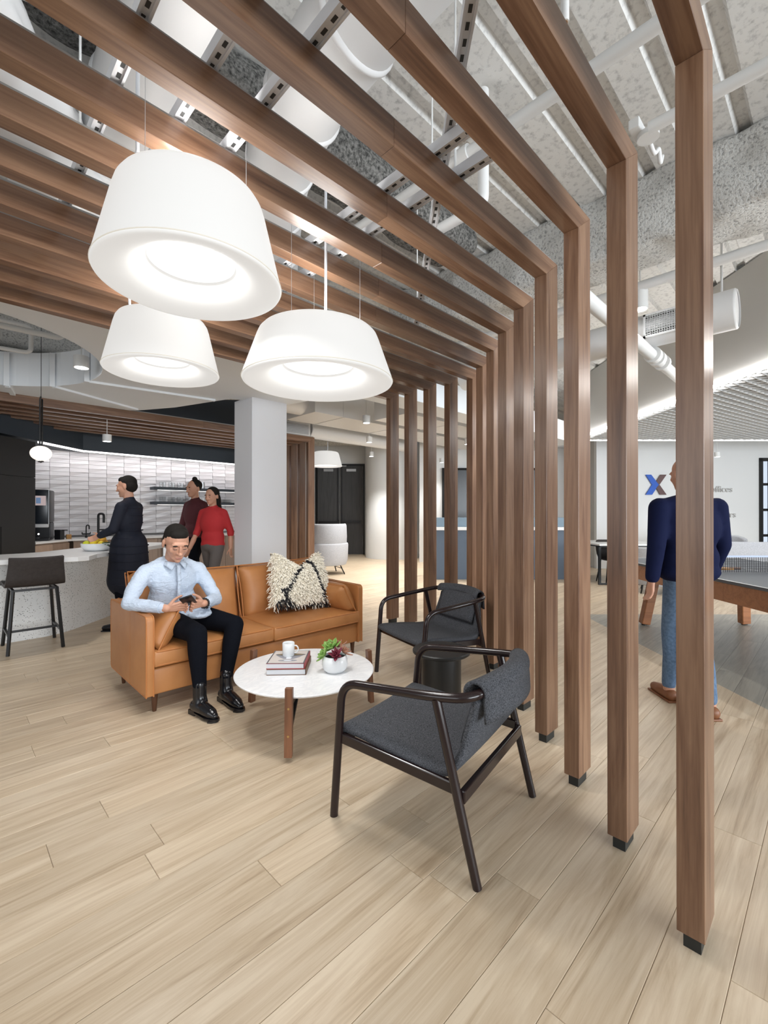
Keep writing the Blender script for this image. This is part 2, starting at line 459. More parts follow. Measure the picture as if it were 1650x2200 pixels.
vis = [q for q in spots if abs(q[1]*math.sin(YAW)-q[2]*math.cos(YAW)) < 0.86*q[0]+0.6 and q[0] > 0.75]
near = vis[:300]; nearset = set(near)
for d, x, y in near: inst(pm, 'plank', (x, y, 0), FLOOR)
rest = MB(); tmpl = plank_mesh(PL)
for q in spots:
    if q in nearset: continue
    n = len(rest.v); rest.v += [(p[0]+q[1], p[1]+q[2], p[2]) for p in tmpl.v]; rest.f += [tuple(i+n for i in fc) for fc in tmpl.f]
o = rest.build('far_planks', 'floor_plank', FLOOR); o['kind'] = 'stuff'

# ceiling deck with ribs running along X
ZD = 3.95
b = MB(); prof = []
y = -5.0
while y < 19:
    prof += [(y, ZD), (y+0.19, ZD), (y+0.21, ZD+0.045), (y+0.27, ZD+0.045)]; y += 0.29
n = 0
for (ya, za), (yb, zb) in zip(prof, prof[1:]):
    b.v += [(-5,ya,za),(20,ya,za),(20,yb,zb),(-5,yb,zb)]; b.f.append((n,n+1,n+2,n+3)); n += 4
b.box((-5,-5,ZD+0.1), (20,19,ZD+0.2))
CEIL = b.build('ceiling', 'deck'); tag(CEIL, 'white painted ribbed metal deck of the open ceiling', kind='structure')

def rough_box(name, a, bb, matn, label, sub=0.10, amp=0.022):
    b = MB().box(a, bb); me = b.mesh(name, matn, True)
    bm = bmesh.new(); bm.from_mesh(me)
    for ax in range(3):
        L = bb[ax]-a[ax]; k = int(L/sub)
        for i in range(1, min(k, 120)):
            t = a[ax] + L*i/min(k, 120)
            nrm = [0,0,0]; nrm[ax] = 1; co = [0,0,0]; co[ax] = t
            bmesh.ops.bisect_plane(bm, geom=bm.verts[:]+bm.edges[:]+bm.faces[:], plane_co=co, plane_no=nrm)
    for v in bm.verts: v.co += Vector([random.gauss(0, amp) for _ in range(3)])
    bm.to_mesh(me); bm.free()
    o = bpy.data.objects.new(name, me); C.objects.link(o); tag(o, label, kind='structure')
    m = o.modifiers.new('s', 'SUBSURF'); m.levels = 1; m.render_levels = 1
    return o
rough_box('ceiling_beam', (3.92,-2.5,3.42), (4.42,3.9,3.97), 'fireproofing', 'fuzzy fireproofed ceiling beam behind the nearest timber posts')
rough_box('ceiling_beam', (-2.5,2.35,3.70), (3.6,2.85,3.97), 'fireproofing_shaded', 'fuzzy fireproofed ceiling beam seen between the slats over the pendants', 0.14)
rough_box('ceiling_beam', (-1.2,6.9,3.3), (1.4,7.3,3.7), 'fireproofing', 'fuzzy fireproofed beam seen up through the round ceiling opening', 0.12)
o = rough_box('ceiling_beam', (-3.3,13.5,3.35), (-0.66,13.9,3.97), 'fireproofing', 'fireproofed ceiling beam above the dark double doors', 0.16, 0.01); o.rotation_euler = (0,0,DROT)

# timber portal frames -------------------------------------------------------
HB, TB, TW, TD = 2.646, 0.105, 0.071, 0.144
VS = [0.2764,0.5687,0.8633,1.1574,1.4521,1.737,2.0126,2.303,2.587,2.870,3.151,3.4355,3.7125]
US = [1.575,1.854,2.1385,2.4256,2.7147,2.9887,3.262,3.5465,3.80,3.80,3.79,3.79,3.775]
ORD = ['nearest','second','third','fourth','fifth','sixth','seventh','eighth','ninth','tenth','eleventh','twelfth','farthest']
def frame(u0, v0, uend, label, group, joint=None, name='timber_frame'):
    t = thing(name, label, 'timber frame', (u0, v0, 0), 0.008, group)
    # mitred post and beam share the corner
    b = MB(); P = [(0,0.052),(TD,0.052),(TD,HB+TB),(0,HB)]
    n = len(b.v)
    for yy in (0, TW): b.v += [(x, yy, z) for x, z in P]
    b.f = [(0,1,2,3),(7,6,5,4)] + [(i, (i+1) % 4, (i+1) % 4+4, i+4) for i in range(4)]
    b.build('post', 'walnut_z', t, bevel=0.0015, bseg=1)
    cuts = [0.0]
    if joint: cuts += [-j for j in joint]
    cuts.append(uend-u0)
    for k, (xa, xb) in enumerate(zip(cuts, cuts[1:])):
        b = MB(); xa2 = TD if k == 0 else xa-0.0008
        P = [(xb,HB),(xa if k == 0 else xa2,HB),(xa2,HB+TB),(xb,HB+TB)]
        for yy in (0, TW): b.v += [(x, yy, z) for x, z in P]
        b.f = [(0,1,2,3),(7,6,5,4)] + [(i, (i+1) % 4, (i+1) % 4+4, i+4) for i in range(4)]
        b.build('beam', 'walnut_u', t, bevel=0.0015, bseg=1)
    MB().box((uend-u0,0.010,HB+TB), (TD-0.02,TW-0.006,HB+TB+0.014)).build('steel_cap', 'steel_grey', t)
    MB().box((0.022,0.013,0), (TD-0.022,TW-0.013,0.056)).build('foot', 'black_foot', t)
    return t
for i in range(13):
    frame(US[i], VS[i], -1.6, 'walnut post-and-beam frame, %s %s' % (ORD[i], 'from the camera, rising beside the lounge chairs' if i < 8 else 'of the row, toward the white far wall'),
          'walnut frames over the lounge', joint=[1.15+0.03*i])
# kitchen canopy frames (same system, posts beyond the white column)
for k in range(7):
    frame(4.97, 7.07+0.29*k, -1.4, 'walnut kitchen canopy frame beyond the white column, %s from the lounge' % ORD[k], 'walnut kitchen canopy frames', joint=[2.0])

# suspended struts above the slats -------------------------------------------
def strut(name, a, bpt, label, rodpos=(0.12,1.4,2.5)):
    t = thing(name, label, 'strut channel', a, 0, 'white slotted strut channels')
    a = Vector(a); bpt = Vector(bpt); L = (bpt-a).length; ang = math.atan2(bpt.y-a.y, bpt.x-a.x); t.rotation_euler = (0,0,ang)
    MB().box((0,-0.0205,0.0), (L,0.0205,0.003)).box((0,-0.0205,0.003), (L,-0.0175,0.041)).box((0,0.0175,0.003), (L,0.0205,0.041)) \
        .box((0,-0.0205,0.0), (L,-0.012,-0.006)).box((0,0.012,0.0), (L,0.0205,-0.006)).build('channel', 'strut', t)
    sl = MB(); x = 0.05
    while x < L-0.05:
        sl.box((x,-0.006,-0.0008), (x+0.024,0.006,0.0006)); x += 0.05
    o = sl.build('slots', 'slot', t); o['kind'] = 'stuff'
    for x in rodpos: MB().tube([(x,0,0.03),(x,0,3.93-a.z)], 0.005, 6).build('hanger_rod', 'white_paint', t)
    return t
ZS = HB+TB+0.03
for k, uu in enumerate((0.43, 0.64, 0.84, 1.46, 1.63)):
    strut('strut_channel', (uu, 0.9, ZS), (uu, 3.75, ZS), 'white slotted strut across the slats, %s from the left' % ORD[k].replace('nearest', 'first'), ((0.3,1.4),(),(),(),(0.3,))[k])
sa = diag(0.262, 1.05); sb_ = diag(0.262, 4.0)
strut('strut_channel', (*sa, ZS+0.05), (*sb_, ZS+0.05), 'slotted strut channel running alongside the timber posts overhead')

# white soffit with a round opening over the bar -------------------------------
ZS0 = 2.75
def soffit():
    outer = [(-4.5,3.84),(9.5,3.84),(9.5,4.26),(3.5,4.26),(3.42,4.62),(3.36,5.0),(3.3,5.26),(2.95,5.32),(2.63,5.42),(2.5,5.8),(2.3,6.4),(2.0,6.95),(1.6,7.4),(1.0,7.75),(0.2,7.9),(-1.0,7.9),(-4.5,7.9)]
    cx, cy, r = -0.1, 5.5, 1.30
    hole = [(cx+r*math.cos(a), cy+r*math.sin(a)) for a in [2*PI*i/64 for i in range(64)]]
    bm = bmesh.new(); es = []
    for loop in (outer, hole):
        vsx = [bm.verts.new((x, y, ZS0)) for x, y in loop]
        es += [bm.edges.new((vsx[i], vsx[(i+1) % len(vsx)])) for i in range(len(vsx))]
    bmesh.ops.triangle_fill(bm, use_beauty=True, edges=es)
    kill = [f for f in bm.faces if (f.calc_center_median().xy-Vector((cx,cy))).length < r*0.9 and all((v.co.xy-Vector((cx,cy))).length < r+0.01 for v in f.verts)]
    bmesh.ops.delete(bm, geom=kill, context='FACES')
    ret = bmesh.ops.extrude_face_region(bm, geom=bm.faces[:])
    bmesh.ops.translate(bm, verts=[g for g in ret['geom'] if isinstance(g, bmesh.types.BMVert)], vec=(0,0,0.38))
    bmesh.ops.recalc_face_normals(bm, faces=bm.faces)
    me = bpy.data.meshes.new('ceiling_soffit'); bm.to_mesh(me); bm.free(); me.materials.append(M['soffit_paint'])
    o = bpy.data.objects.new('ceiling_soffit', me); C.objects.link(o)
    tag(o, 'pale dropped ceiling with a round opening above the bar', kind='structure')
soffit()

# square column
COLU = MB().box((2.775,5.15,0), (3.275,5.62,ZS0+0.02)).build('column', 'column_paint', bevel=0.003); tag(COLU, 'square pale grey column behind the sofa', kind='structure')

# back walls -------------------------------------------------------------------
def dwall(name, x0, d0, x1, d1, z0, z1, matn, label, th=0.12):
    o = MB().box((x0,d0,z0), (x1,d1+th if d1 == d0 else d1,z1)).build(name, matn); o.rotation_euler = (0,0,DROT); tag(o, label, kind='structure'); return o
dwall('wall_back', -9.0, 14.3, 0.95, 14.3, 0, 3.98, 'wall_paint', 'white far wall holding the dark double doors')
WB = dwall('wall_reception', 0.95, 12.0, 5.2, 12.0, 0, 3.98, 'wall_paint', 'white wall behind the reception desk')
dwall('wall_right', 5.0, 10.6, 16.0, 10.6, 0, 3.98, 'wall_paint', 'white wall with the raised logo and lettering')
dwall('wall_passage', 5.0, 10.7, 5.15, 12.1, 0, 3.98, 'grey_paint', 'grey return wall beside the logo wall')
b = MB(); b.lathe([(0.80,0),(0.80,3.45)], (0,0,0), 40); o = b.build('wall_curved', 'wall_paint', None, True, 30); o.location = (*diag(0.25, 13.4), 0)
tag(o, 'curved white booth wall right of the double doors', kind='structure')
t = thing('light_ring', 'black slotted ring on top of the curved white booth wall', 'ring', (*diag(0.25, 13.4), 3.452))
MB().lathe([(0.80,0),(0.80,0.10),(0.76,0.10),(0.76,0)], (0,0,0), 40, True).build('band', 'black_metal', t)
for k in range(20):
    a = 2*PI*k/20; MB().cbox((0.79*math.cos(a), 0.79*math.sin(a), 0.06), (0.06,0.06,0.16)).build('bracket', 'white_paint', t)
# side wall of the far lobby
dwall('wall_left', -9.1, 9.0, -9.0, 14.3, 0, 3.98, 'wall_paint', 'white side wall far beyond the kitchen canopy')

# double doors
t = tag(bpy.data.objects.new('door_1', None), 'tall dark wood double doors in a black frame', kind='structure'); C.objects.link(t)
t.location = (*diag(-2.17, 14.3), 0); t.rotation_euler = (0,0,DROT)
MB().box((0,-0.05,0), (0.06,0.02,2.86)).box((1.50,-0.05,0), (1.56,0.02,2.86)).box((0.06,-0.05,2.80), (1.50,0.02,2.86)).build('door_frame', 'black_metal', t)
for k in range(2):
    x0 = 0.065+0.72*k
    lf = MB().box((x0,-0.035,0.01), (x0+0.705,0.0,2.795)).build('door_leaf', 'door_veneer', t, bevel=0.004)
    MB().box((x0+0.05,-0.10,0.98), (x0+0.66,-0.06,1.05)).cbox((x0+(0.66 if k == 0 else 0.05),-0.06,1.02), (0.06,0.06,0.16)).build('push_bar', 'black_plastic', lf)
    MB().box((x0+(0.62 if k == 0 else 0.03),-0.055,1.08), (x0+(0.66 if k == 0 else 0.07),-0.035,2.78)).build('rod_cover', 'black_plastic', lf)
    MB().box((x0+0.2,-0.09,2.62), (x0+0.5,-0.035,2.70)).build('closer', 'steel', lf)
MB().box((0.6,-0.06,2.78), (0.98,-0.03,2.81)).build('door_seal', 'plastic_grey', t)

# kitchen: tiled wall, dark soffit, cabinets -------------------------------------
VT = 9.62
WK = MB().box((0.6,VT+0.02,0), (6.2,VT+0.14,3.98)).build('wall_kitchen', 'grout'); tag(WK, 'kitchen back wall clad in white ridged tiles', kind='structure')
def tile_mesh(flip):
    w2, h2 = 0.1412, 0.0355; b = MB()
    hA, hB_ = (0.022, 0.004) if not flip else (0.004, 0.022)
    b.v = [(-w2,0,-h2),(w2,0,-h2),(w2,0,h2),(-w2,0,h2),(-w2,-0.006,-h2),(w2,-hA,-h2),(w2,-0.006,h2),(-w2,-hB_,h2)]
    b.f = [(0,1,2,3),(0,1,5,4),(1,2,6,5),(2,3,7,6),(3,0,4,7),(4,5,6),(4,6,7)]
    return b.mesh('tile', 'tile')
tmA, tmB = tile_mesh(False), tile_mesh(True)
i = 0
for c in range(13):
    uu = 1.22 + 0.2885*c
    for r in range(20):
        inst(tmA if (r+c) % 2 else tmB, 'tile', (uu, VT+0.02, 0.945+0.0752*r), WK)
S1 = diag(-5.25, 5.0); S2 = diag(-5.25, 7.86)
poly = [S1, S2, (5.2, 9.48), (5.2, VT+0.02), (0.9, VT+0.02), (S1[0]-0.6, S1[1]+0.5)]
o = MB().prism(poly, 2.40, 3.96).build('ceiling_kitchen_soffit', 'navy_paint'); tag(o, 'dark navy bulkhead above the kitchen tiles', kind='structure')
t = thing('led_strip', 'glowing linear light along the bottom of the navy kitchen bulkhead', 'strip light')
MB().prism([S2, (5.2,9.48), (5.2,9.53), (S2[0]-0.02,S2[1]+0.05)], 2.375, 2.40).build('strip', 'led_warm', t)
dirv = Vector((S2[0]-S1[0], S2[1]-S1[1], 0)).normalized()
q0 = Vector((*S2,0)) - dirv*0.95
MB().prism([tuple(q0.xy), S2, (S2[0]-0.05,S2[1]+0.02), (q0.x-0.05,q0.y+0.02)], 2.375, 2.40).build('strip', 'led_warm', t)
area('kitchen_led_light', (3.2, 9.35, 2.36), (3.2, 9.75, 0.9), 4.0, 0.05, 11, (1,0.97,0.97))

# tall black cabinets on the diagonal wall
def cab_door(parent, d0, d1, z0, z1, handle=None):
    dr = MB().box((-0.02,d0+0.002,z0+0.002), (0.0,d1-0.002,z1-0.002)).build('door', 'cabinet_black', parent, bevel=0.002)
    if handle: MB().box((-0.005,handle[0],handle[1]), (0.0015,handle[0]+0.035,handle[2])).build('finger_pull', 'gap_black', dr)
for k, (da, db) in enumerate(((4.78,5.39),(5.39,6.0),(6.0,6.62))):
    t = thing('tall_cabinet', 'matte black tall kitchen cabinet, %s' % ('at the picture edge', 'second from the coffee machine', 'beside the coffee machine')[k], 'cabinet', (*diag(-5.12,0),0), DROT, 'tall black kitchen cabinets')
    MB().box((-0.62,da+0.001,0.1), (-0.021,db-0.001,2.345)).build('body', 'cabinet_black', t)
    MB().box((-0.58,da,0), (-0.06,db,0.1)).build('plinth', 'gap_black', t)
    cab_door(t, da, db, 0.1, 1.82, (da if k == 2 else db-0.036, 0.7, 1.12) if k else None)
    cab_door(t, da, db, 1.82, 2.345)

# back counter, base cabinets
CF1 = diag(-5.12, 6.63); CF2 = diag(-5.15, 7.42)
back = [CF1, CF2, (5.1, CF2[1]+0.03), (5.1, VT+0.0), (1.15, VT+0.0), (diag(-5.75,6.63))]
o = MB().prism(back, 0.842, 0.872).build('kitchen_counter', 'quartz', bevel=0.003); tag(o, 'white quartz counter along the tiled kitchen wall', 'counter')
def base_cab(name, pts, label, ndoor):
    t = thing(name, label, 'cabinet', (*pts[0],0), 0, 'taupe base cabinets')
    a = Vector((*pts[0],0)); bb = Vector((*pts[1],0)); L = (bb-a).length; t.rotation_euler = (0,0,math.atan2(bb.y-a.y, bb.x-a.x))
    MB().box((0.002,0.045,0.1), (L-0.002,0.55,0.84)).build('body', 'taupe_veneer', t)
    MB().box((0,0.09,0), (L,0.5,0.1)).build('plinth', 'gap_black', t)
    for i in range(ndoor):
        MB().box((L*i/ndoor+0.002,0.025,0.11), (L*(i+1)/ndoor-0.002,0.044,0.82)).build('door', 'taupe_veneer', t, bevel=0.002)
base_cab('base_cabinet', [CF1, CF2], 'taupe base cabinet under the coffee machine', 2)
u = CF2[0]+0.04
for k in range(5):
    nm = ('left of the sink','under the tall faucet','behind the person in navy','beside the dishwasher','behind the people in red')[k]
    base_cab('base_cabinet', [(u, CF2[1]+0.03), (u+0.66, CF2[1]+0.03)], 'taupe kitchen base cabinet %s' % nm, 1 if k == 0 else 2)
    u += 0.66
t = thing('dishwasher', 'pale steel dishwasher behind the seated man', 'dishwasher', (2.98, CF2[1]-0.005, 0))
MB().box((0,0,0.1), (0.56,0.05,0.83)).build('door', 'steel', t, bevel=0.006)
MB().box((0.02,-0.004,0.76), (0.25,0.0,0.80)).build('control_strip', 'black_plastic', t)

# ================================================================== LOUNGE FURNITURE
def pillow_mesh(w2, h2, t, n=16, pinch=0.10, sag=0.0, power=0.42):
    """lens shaped cushion in the XZ plane, bulging along Y, corners drawn out"""
    def pt(i, j, s):
        x = -1+2*i/n; z = -1+2*j/n
        e = max(0.0, (1-x*x)*(1-z*z))**power
        kx = 1-pinch*(1-z*z); kz = 1-pinch*(1-x*x)
        return Vector((w2*x*kx, s*t*e, h2*z*kz - sag*h2*max(0, z)*(1-x*x)))
    b = MB()
    for s in (-1, 1): b.sheet([[pt(i, j, s) for i in range(n+1)] for j in range(n+1)])
    return b
def weld(o, dist=0.0005):
    bm = bmesh.new(); bm.from_mesh(o.data); bmesh.ops.remove_doubles(bm, verts=bm.verts, dist=dist)
    bmesh.ops.recalc_face_normals(bm, faces=bm.faces); bm.to_mesh(o.data); bm.free(); return o
def edge_loop(w2, h2, n=16, pinch=0.10, sag=0.0):
    out = []
    for k in range(4*n):
        s, q = divmod(k, n); q = -1+2*q/n
        x, z = ((q,-1),(1,q),(-q,1),(-1,-q))[s]
        kx = 1-pinch*(1-z*z); kz = 1-pinch*(1-x*x)
        out.append((w2*x*kx, 0, h2*z*kz - sag*h2*max(0, z)*(1-x*x)))
    return out
def soft_box(sx, sy, sz, crown=0.02, n=10):
    """box cushion with rounded edges and a crowned top, base corner at origin"""
    bm = bmesh.new(); bmesh.ops.create_cube(bm, size=1)
    bmesh.ops.subdivide_edges(bm, edges=bm.edges[:], cuts=n, use_grid_fill=True)
    for v in bm.verts:
        x, y, z = v.co*2
        c = (1-x**4)*(1-y**4)
        bz = z*sz/2 + (crown*c if z > 0 else 0)*abs(z)
        bx = x*sx/2*(1+0.010*(1-z*z)); by = y*sy/2*(1+0.012*(1-z*z))
        v.co = Vector((sx/2+bx, sy/2+by, sz/2+bz))
    me = bpy.data.meshes.new('cushion'); bm.to_mesh(me); bm.free()
    me.polygons.foreach_set('use_smooth', [True]*len(me.polygons)); return me
def add(name, me, matn, parent, loc=(0,0,0), rot=None, bevel=0, bseg=3):
    if matn: me.materials.append(M[matn])
    o = inst(me, name, loc, parent, rot)
    if bevel:
        m = o.modifiers.new('bevel', 'BEVEL'); m.width = bevel; m.segments = bseg; m.limit_method = 'ANGLE'; m.angle_limit = R(50)
    return o
def rect_loop(x0, x1, y0, y1, z, r=0.02):
    return fillet([(x0+(x1-x0)/2,y0,z),(x1,y0,z),(x1,y1,z),(x0,y1,z),(x0,y0,z),(x0+(x1-x0)/2,y0,z)], r, 4)[:-1]

sofa = thing('sofa', 'tan leather two-seat sofa with tapered walnut legs', 'sofa', (0.94, 3.11, 0))
SL, SD = 1.85, 0.82
for x0 in (0, SL-0.05):
    p = MB(); prof = fillet([(0.0,0.12),(SD,0.125),(SD+0.01,0.645),(0.0,0.635),(0.0,0.12)], 0.035, 4)
    pr = [(q.x, q.y) for q in prof[:-1]]
    mrot = Matrix(((0,0,1,0),(1,0,0,0),(0,1,0,0),(0,0,0,1)))
    p.prism(pr, x0, x0+0.05, mrot)
    a = p.build('arm_panel', 'leather', sofa, bevel=0.008, bseg=3)
    for xx in (x0+0.003, x0+0.047):
        MB().tube([(xx, q[0], q[1]) for q in pr], 0.0045, 6, closed=True).build('piping', 'piping', a)
    MB().box((x0-0.0008 if x0 == 0 else x0+0.0505, 0.335, 0.125), (x0+0.002 if x0 == 0 else x0+0.0512, 0.3375, 0.64)).build('seam', 'piping', a)
add('base', soft_box(SL-0.10, SD-0.06, 0.17, 0.0), 'leather', sofa, (0.05,0.02,0.12), bevel=0.01)
add('back_panel', soft_box(SL-0.10, 0.10, 0.50, 0.0), 'leather', sofa, (0.05,SD-0.10,0.14), bevel=0.02)
for k in range(2):
    x0 = 0.052+0.873*k
    o = add('seat_cushion', soft_box(0.871, 0.62, 0.105, 0.028), 'leather', sofa, (x0,-0.012 if k else 0.0,0.30), bevel=0.018)
    for zz in (0.012, 0.100):
        MB().tube(rect_loop(0.004,0.867,-0.001,0.62,zz,0.025), 0.0048, 6, closed=True).build('piping', 'piping', o)
    o = weld(pillow_mesh(0.435, 0.235, 0.11, 16, 0.03, 0, 0.30).build('back_cushion', 'leather', sofa, True))
    o.location = (0.052+0.436+0.873*k, 0.60, 0.615); o.rotation_euler = (R(-13), R(1.5-3*k), 0)
    for yy in (-0.035, 0.035):
        MB().tube([(q[0], yy, q[2]) for q in edge_loop(0.435,0.235,16,0.03)], 0.005, 6, closed=True).build('piping', 'piping', o)
for x, yy in ((0.07,0.06),(SL-0.07,0.06),(0.07,SD-0.07),(SL-0.07,SD-0.07)):
    MB().lathe([(0.011,0),(0.013,0.005),(0.023,0.125)], (x,yy,0), 16).build('leg', 'sofa_leg', sofa, True, 40)
def bolster(loc, rot, label):
    o = weld(pillow_mesh(0.245, 0.135, 0.098, 14, 0.05, 0, 0.34).build('bolster_cushion', 'leather', None, True)); o.location = loc; o.rotation_euler = rot
    tag(o, label, 'cushion', 'tan leather bolster cushions')
    p = MB().tube(edge_loop(0.245,0.135,14,0.05), 0.005, 6, closed=True).build('piping', 'piping', o)
bolster((1.085,3.37,0.525), (R(28), 0, R(90)), 'small tan leather bolster under the seated man\'s elbow')
bolster((2.635,3.35,0.535), (R(-30), 0, R(90)), 'small tan leather bolster leaning on the sofa arm beyond the shaggy pillow')

# shaggy pillow
sp = thing('shaggy_pillow', 'shaggy cream throw pillow with black zigzag lines on the sofa', 'pillow', (2.33,3.47,0.70))
sp.rotation_euler = (R(-20), R(3), R(-7))
PWX, PHZ, PTT = 0.275, 0.245, 0.10
def spt(x, z, s):
    e = max(0.0, (1-x*x)*(1-z*z))**0.36; pn = 0.04
    return Vector((PWX*x*(1-pn*(1-z*z))*(1-0.10*z), s*PTT*e, PHZ*z*(1-pn*(1-x*x)) - 0.60*PHZ*max(0, z)**1.5*max(0, 1-abs(x)*1.15)))
b = MB(); n = 18
for s in (-1, 1): b.sheet([[spt(-1+2*i/n, -1+2*j/n, s) for i in range(n+1)] for j in range(n+1)])
weld(b.build('pillow_body', 'shag_cream', sp, True))
cream, black = MB(), MB()
def strand(b, p, d, L, r):
    d = d.normalized(); ref = Vector((0,0,1)) if abs(d.z) < 0.8 else Vector((1,0,0)); nx = d.cross(ref).normalized(); ny = d.cross(nx)
    n0 = len(b.v); k = 5
    mid = p+d*L*0.55+Vector((0,0,-0.15*L)); end = p+d*L*0.95+Vector((random.uniform(-.2,.2)*L,0,-0.42*L))
    for q, rr in ((p, r), (mid, r*1.1), (end, r*0.75)):
        for j in range(k):
            a = 2*PI*j/k; b.v.append(tuple(q+nx*rr*math.cos(a)+ny*rr*math.sin(a)))
    for i in range(2):
        for j in range(k): b.f.append((n0+i*k+j, n0+i*k+(j+1) % k, n0+(i+1)*k+(j+1) % k, n0+(i+1)*k+j))
    b.f.append(tuple(n0+2*k+j for j in range(k)))
rs = random.Random(3)
for q in range(3300):
    x = rs.uniform(-1,1); z = rs.uniform(-1,1); s = -1 if rs.random() < 0.80 else 1
    p = spt(x, z, s); e = 0.02
    dx = spt(min(1,x+e), z, s)-spt(max(-1,x-e), z, s); dz = spt(x, min(1,z+e), s)-spt(x, max(-1,z-e), s)
    nn = dx.cross(dz); nn = nn if nn.y*s > 0 else -nn
    if nn.length < 1e-9: nn = Vector((0,s,0))
    nn = nn.normalized() + Vector((rs.uniform(-.6,.6), rs.uniform(-.2,.2), rs.uniform(-.6,.5)))
    zz = z*PHZ; 
    d1 = abs((x+0.62)-0.52*(z+0.55)) ; d2 = abs((x-0.52)+0.20*(z-0.2)); d3 = abs((x+0.55)+0.42*(z+0.72))
    blk = (d1 < 0.055 and z > -0.55) or (d2 < 0.05) or (d3 < 0.06 and z < -0.35) or (z < -0.93 and rs.random() < 0.6) or (x < -0.55 and x > -0.85 and z < -0.78)
    strand(black if blk and s < 0 else cream, p, nn, rs.uniform(0.024,0.042), rs.uniform(0.0032,0.0050))
o = cream.build('cream_shag', 'shag_cream', sp, True); o['kind'] = 'stuff'
o = black.build('black_shag', 'shag_black', sp, True); o['kind'] = 'stuff'

# coffee table -------------------------------------------------------------------
ct = thing('coffee_table', 'round white marble coffee table on three walnut legs', 'coffee table', (1.635,2.357,0))
TZ = 0.325
MB().lathe([(0.0,TZ-0.020),(0.405,TZ-0.020),(0.424,TZ-0.012),(0.428,TZ-0.004),(0.424,TZ),(0.0,TZ)], (0,0,0), 72).build('tabletop', 'marble', ct, True, 40)
LEGS = [(-0.320,-0.314),(-0.122,0.438),(0.443,-0.123)]
for lx, ly in LEGS:
    a = math.atan2(ly, lx); m = Matrix.Rotation(a, 4, 'Z') @ Matrix.Rotation(R(-4), 4, 'Y')
    lg = MB().box((0.428,-0.021,0.0), (0.458,0.021,TZ+0.030), Matrix.Rotation(a, 4, 'Z') @ Matrix.Translation((0.022,0,0)) @ Matrix.Rotation(R(-3.2), 4, 'Y'))
    lo = lg.build('leg', 'walnut_table', ct, bevel=0.003)
    for zz, rr in ((0.275,0.462),(0.135,0.470)):
        MB().lathe([(0.0,0),(0.006,0),(0.006,0.004),(0,0.004)], (0,0,0), 12, m=Matrix.Rotation(a, 4, 'Z') @ Matrix.Translation((rr,0,zz)) @ Matrix.Rotation(R(90), 4, 'Y')).build('bolt', 'brass', lo)
    MB().bar((0.44*math.cos(a),0.44*math.sin(a),0.13), (0.20*math.cos(a),0.20*math.sin(a),TZ-0.035), 0.018, 0.018).build('brace', 'black_metal', ct)
    MB().bar((0.0,0.0,TZ-0.032), (0.44*math.cos(a),0.44*math.sin(a),TZ-0.032), 0.03, 0.022).build('support_arm', 'black_metal', ct)
MB().lathe([(0.30,TZ-0.042),(0.33,TZ-0.042),(0.33,TZ-0.022),(0.30,TZ-0.022)], (0,0,0), 48, True).build('support_ring', 'black_metal', ct, True, 40)

# books, mug, plant on the table
def book(label, c, rz, w, d, h, cov, z):
    t = thing('book', label, 'book', (c[0], c[1], z), rz, 'books on the coffee table')
    MB().box((-w/2+0.004,-d/2+0.005,0.003), (w/2-0.003,d/2-0.005,h-0.003)).build('pages', 'page', t)
    MB().box((-w/2,-d/2,0), (w/2,d/2,0.003)).box((-w/2,-d/2,h-0.003), (w/2,d/2,h)).box((-w/2-0.003,-d/2,0), (-w/2,d/2,h)).build('cover', cov, t, bevel=0.001)
    return t
bz = R(137)
bc = (1.572, 2.445)
book('brown hardback book, lower of the two on the coffee table', (bc[0]+0.003,bc[1]-0.003), bz+R(1), 0.235, 0.262, 0.036, 'book_brown', TZ)
bk = book('red-edged picture book on top of the pair, under the mug', bc, bz, 0.228, 0.255, 0.034, 'book_red', TZ+0.036)
MB().box((-0.114,-0.1275,0.0338), (0.114,0.1275,0.0342)).build('cover_border', 'print_dark', bk); MB().box((-0.106,-0.119,0.0342), (0.106,0.119,0.0348)).build('cover_sheet', 'book_cover', bk)
pr = MB(); zt = 0.0350
def flat(name, pts, matn, z): MB().prism([(p[1]*1.12, p[0]*1.15+0.012) for p in pts], z, z+0.0003).build(name, matn, bk)
# cover picture: a cut glass bowl, print axes run across the cover
def E(cx, cy, rx, ry, n=24): return [(cx+rx*math.cos(2*PI*i/n), cy+ry*math.sin(2*PI*i/n)) for i in range(n)]
flat('cover_print', [(-0.050,-0.085),(-0.035,0.075),(0.005,0.045),(0.030,0.020),(0.032,-0.030),(0.0,-0.060)], 'print_mid', zt)
flat('cover_print', E(-0.045,-0.005,0.018,0.085), 'print_dark', zt+0.0003)
flat('cover_print', E(-0.046,-0.005,0.010,0.072), 'print_gold', zt+0.0006)
flat('cover_print', E(0.055,-0.005,0.016,0.052), 'print_mid', zt+0.0003)
flat('cover_print', [(0.0,-0.02),(0.0,0.012),(0.028,0.008),(0.028,-0.016)], 'print_light', zt+0.0006)
flat('cover_print', E(0.056,-0.005,0.007,0.022), 'print_light', zt+0.0006)

mg = thing('mug', 'white ceramic mug standing on the top book', 'mug', (1.580,2.462,TZ+0.072))
MB().lathe([(0.0,0),(0.034,0),(0.037,0.004),(0.038,0.08),(0.0365,0.083),(0.034,0.08),(0.033,0.008),(0,0.008)], (0,0,0), 32).build('cup', 'ceramic_white', mg, True, 50)
hv = Vector((math.sin(YAW), -math.cos(YAW), 0))
MB().tube([hv*0.036+Vector((0,0,0.064))] + [hv*(0.040+0.022*math.sin(PI*t/8))+Vector((0,0,0.042+0.024*math.cos(PI*t/8))) for t in range(1,8)] + [hv*0.036+Vector((0,0,0.018))], 0.0045, 8).build('handle', 'ceramic_white', mg, True)

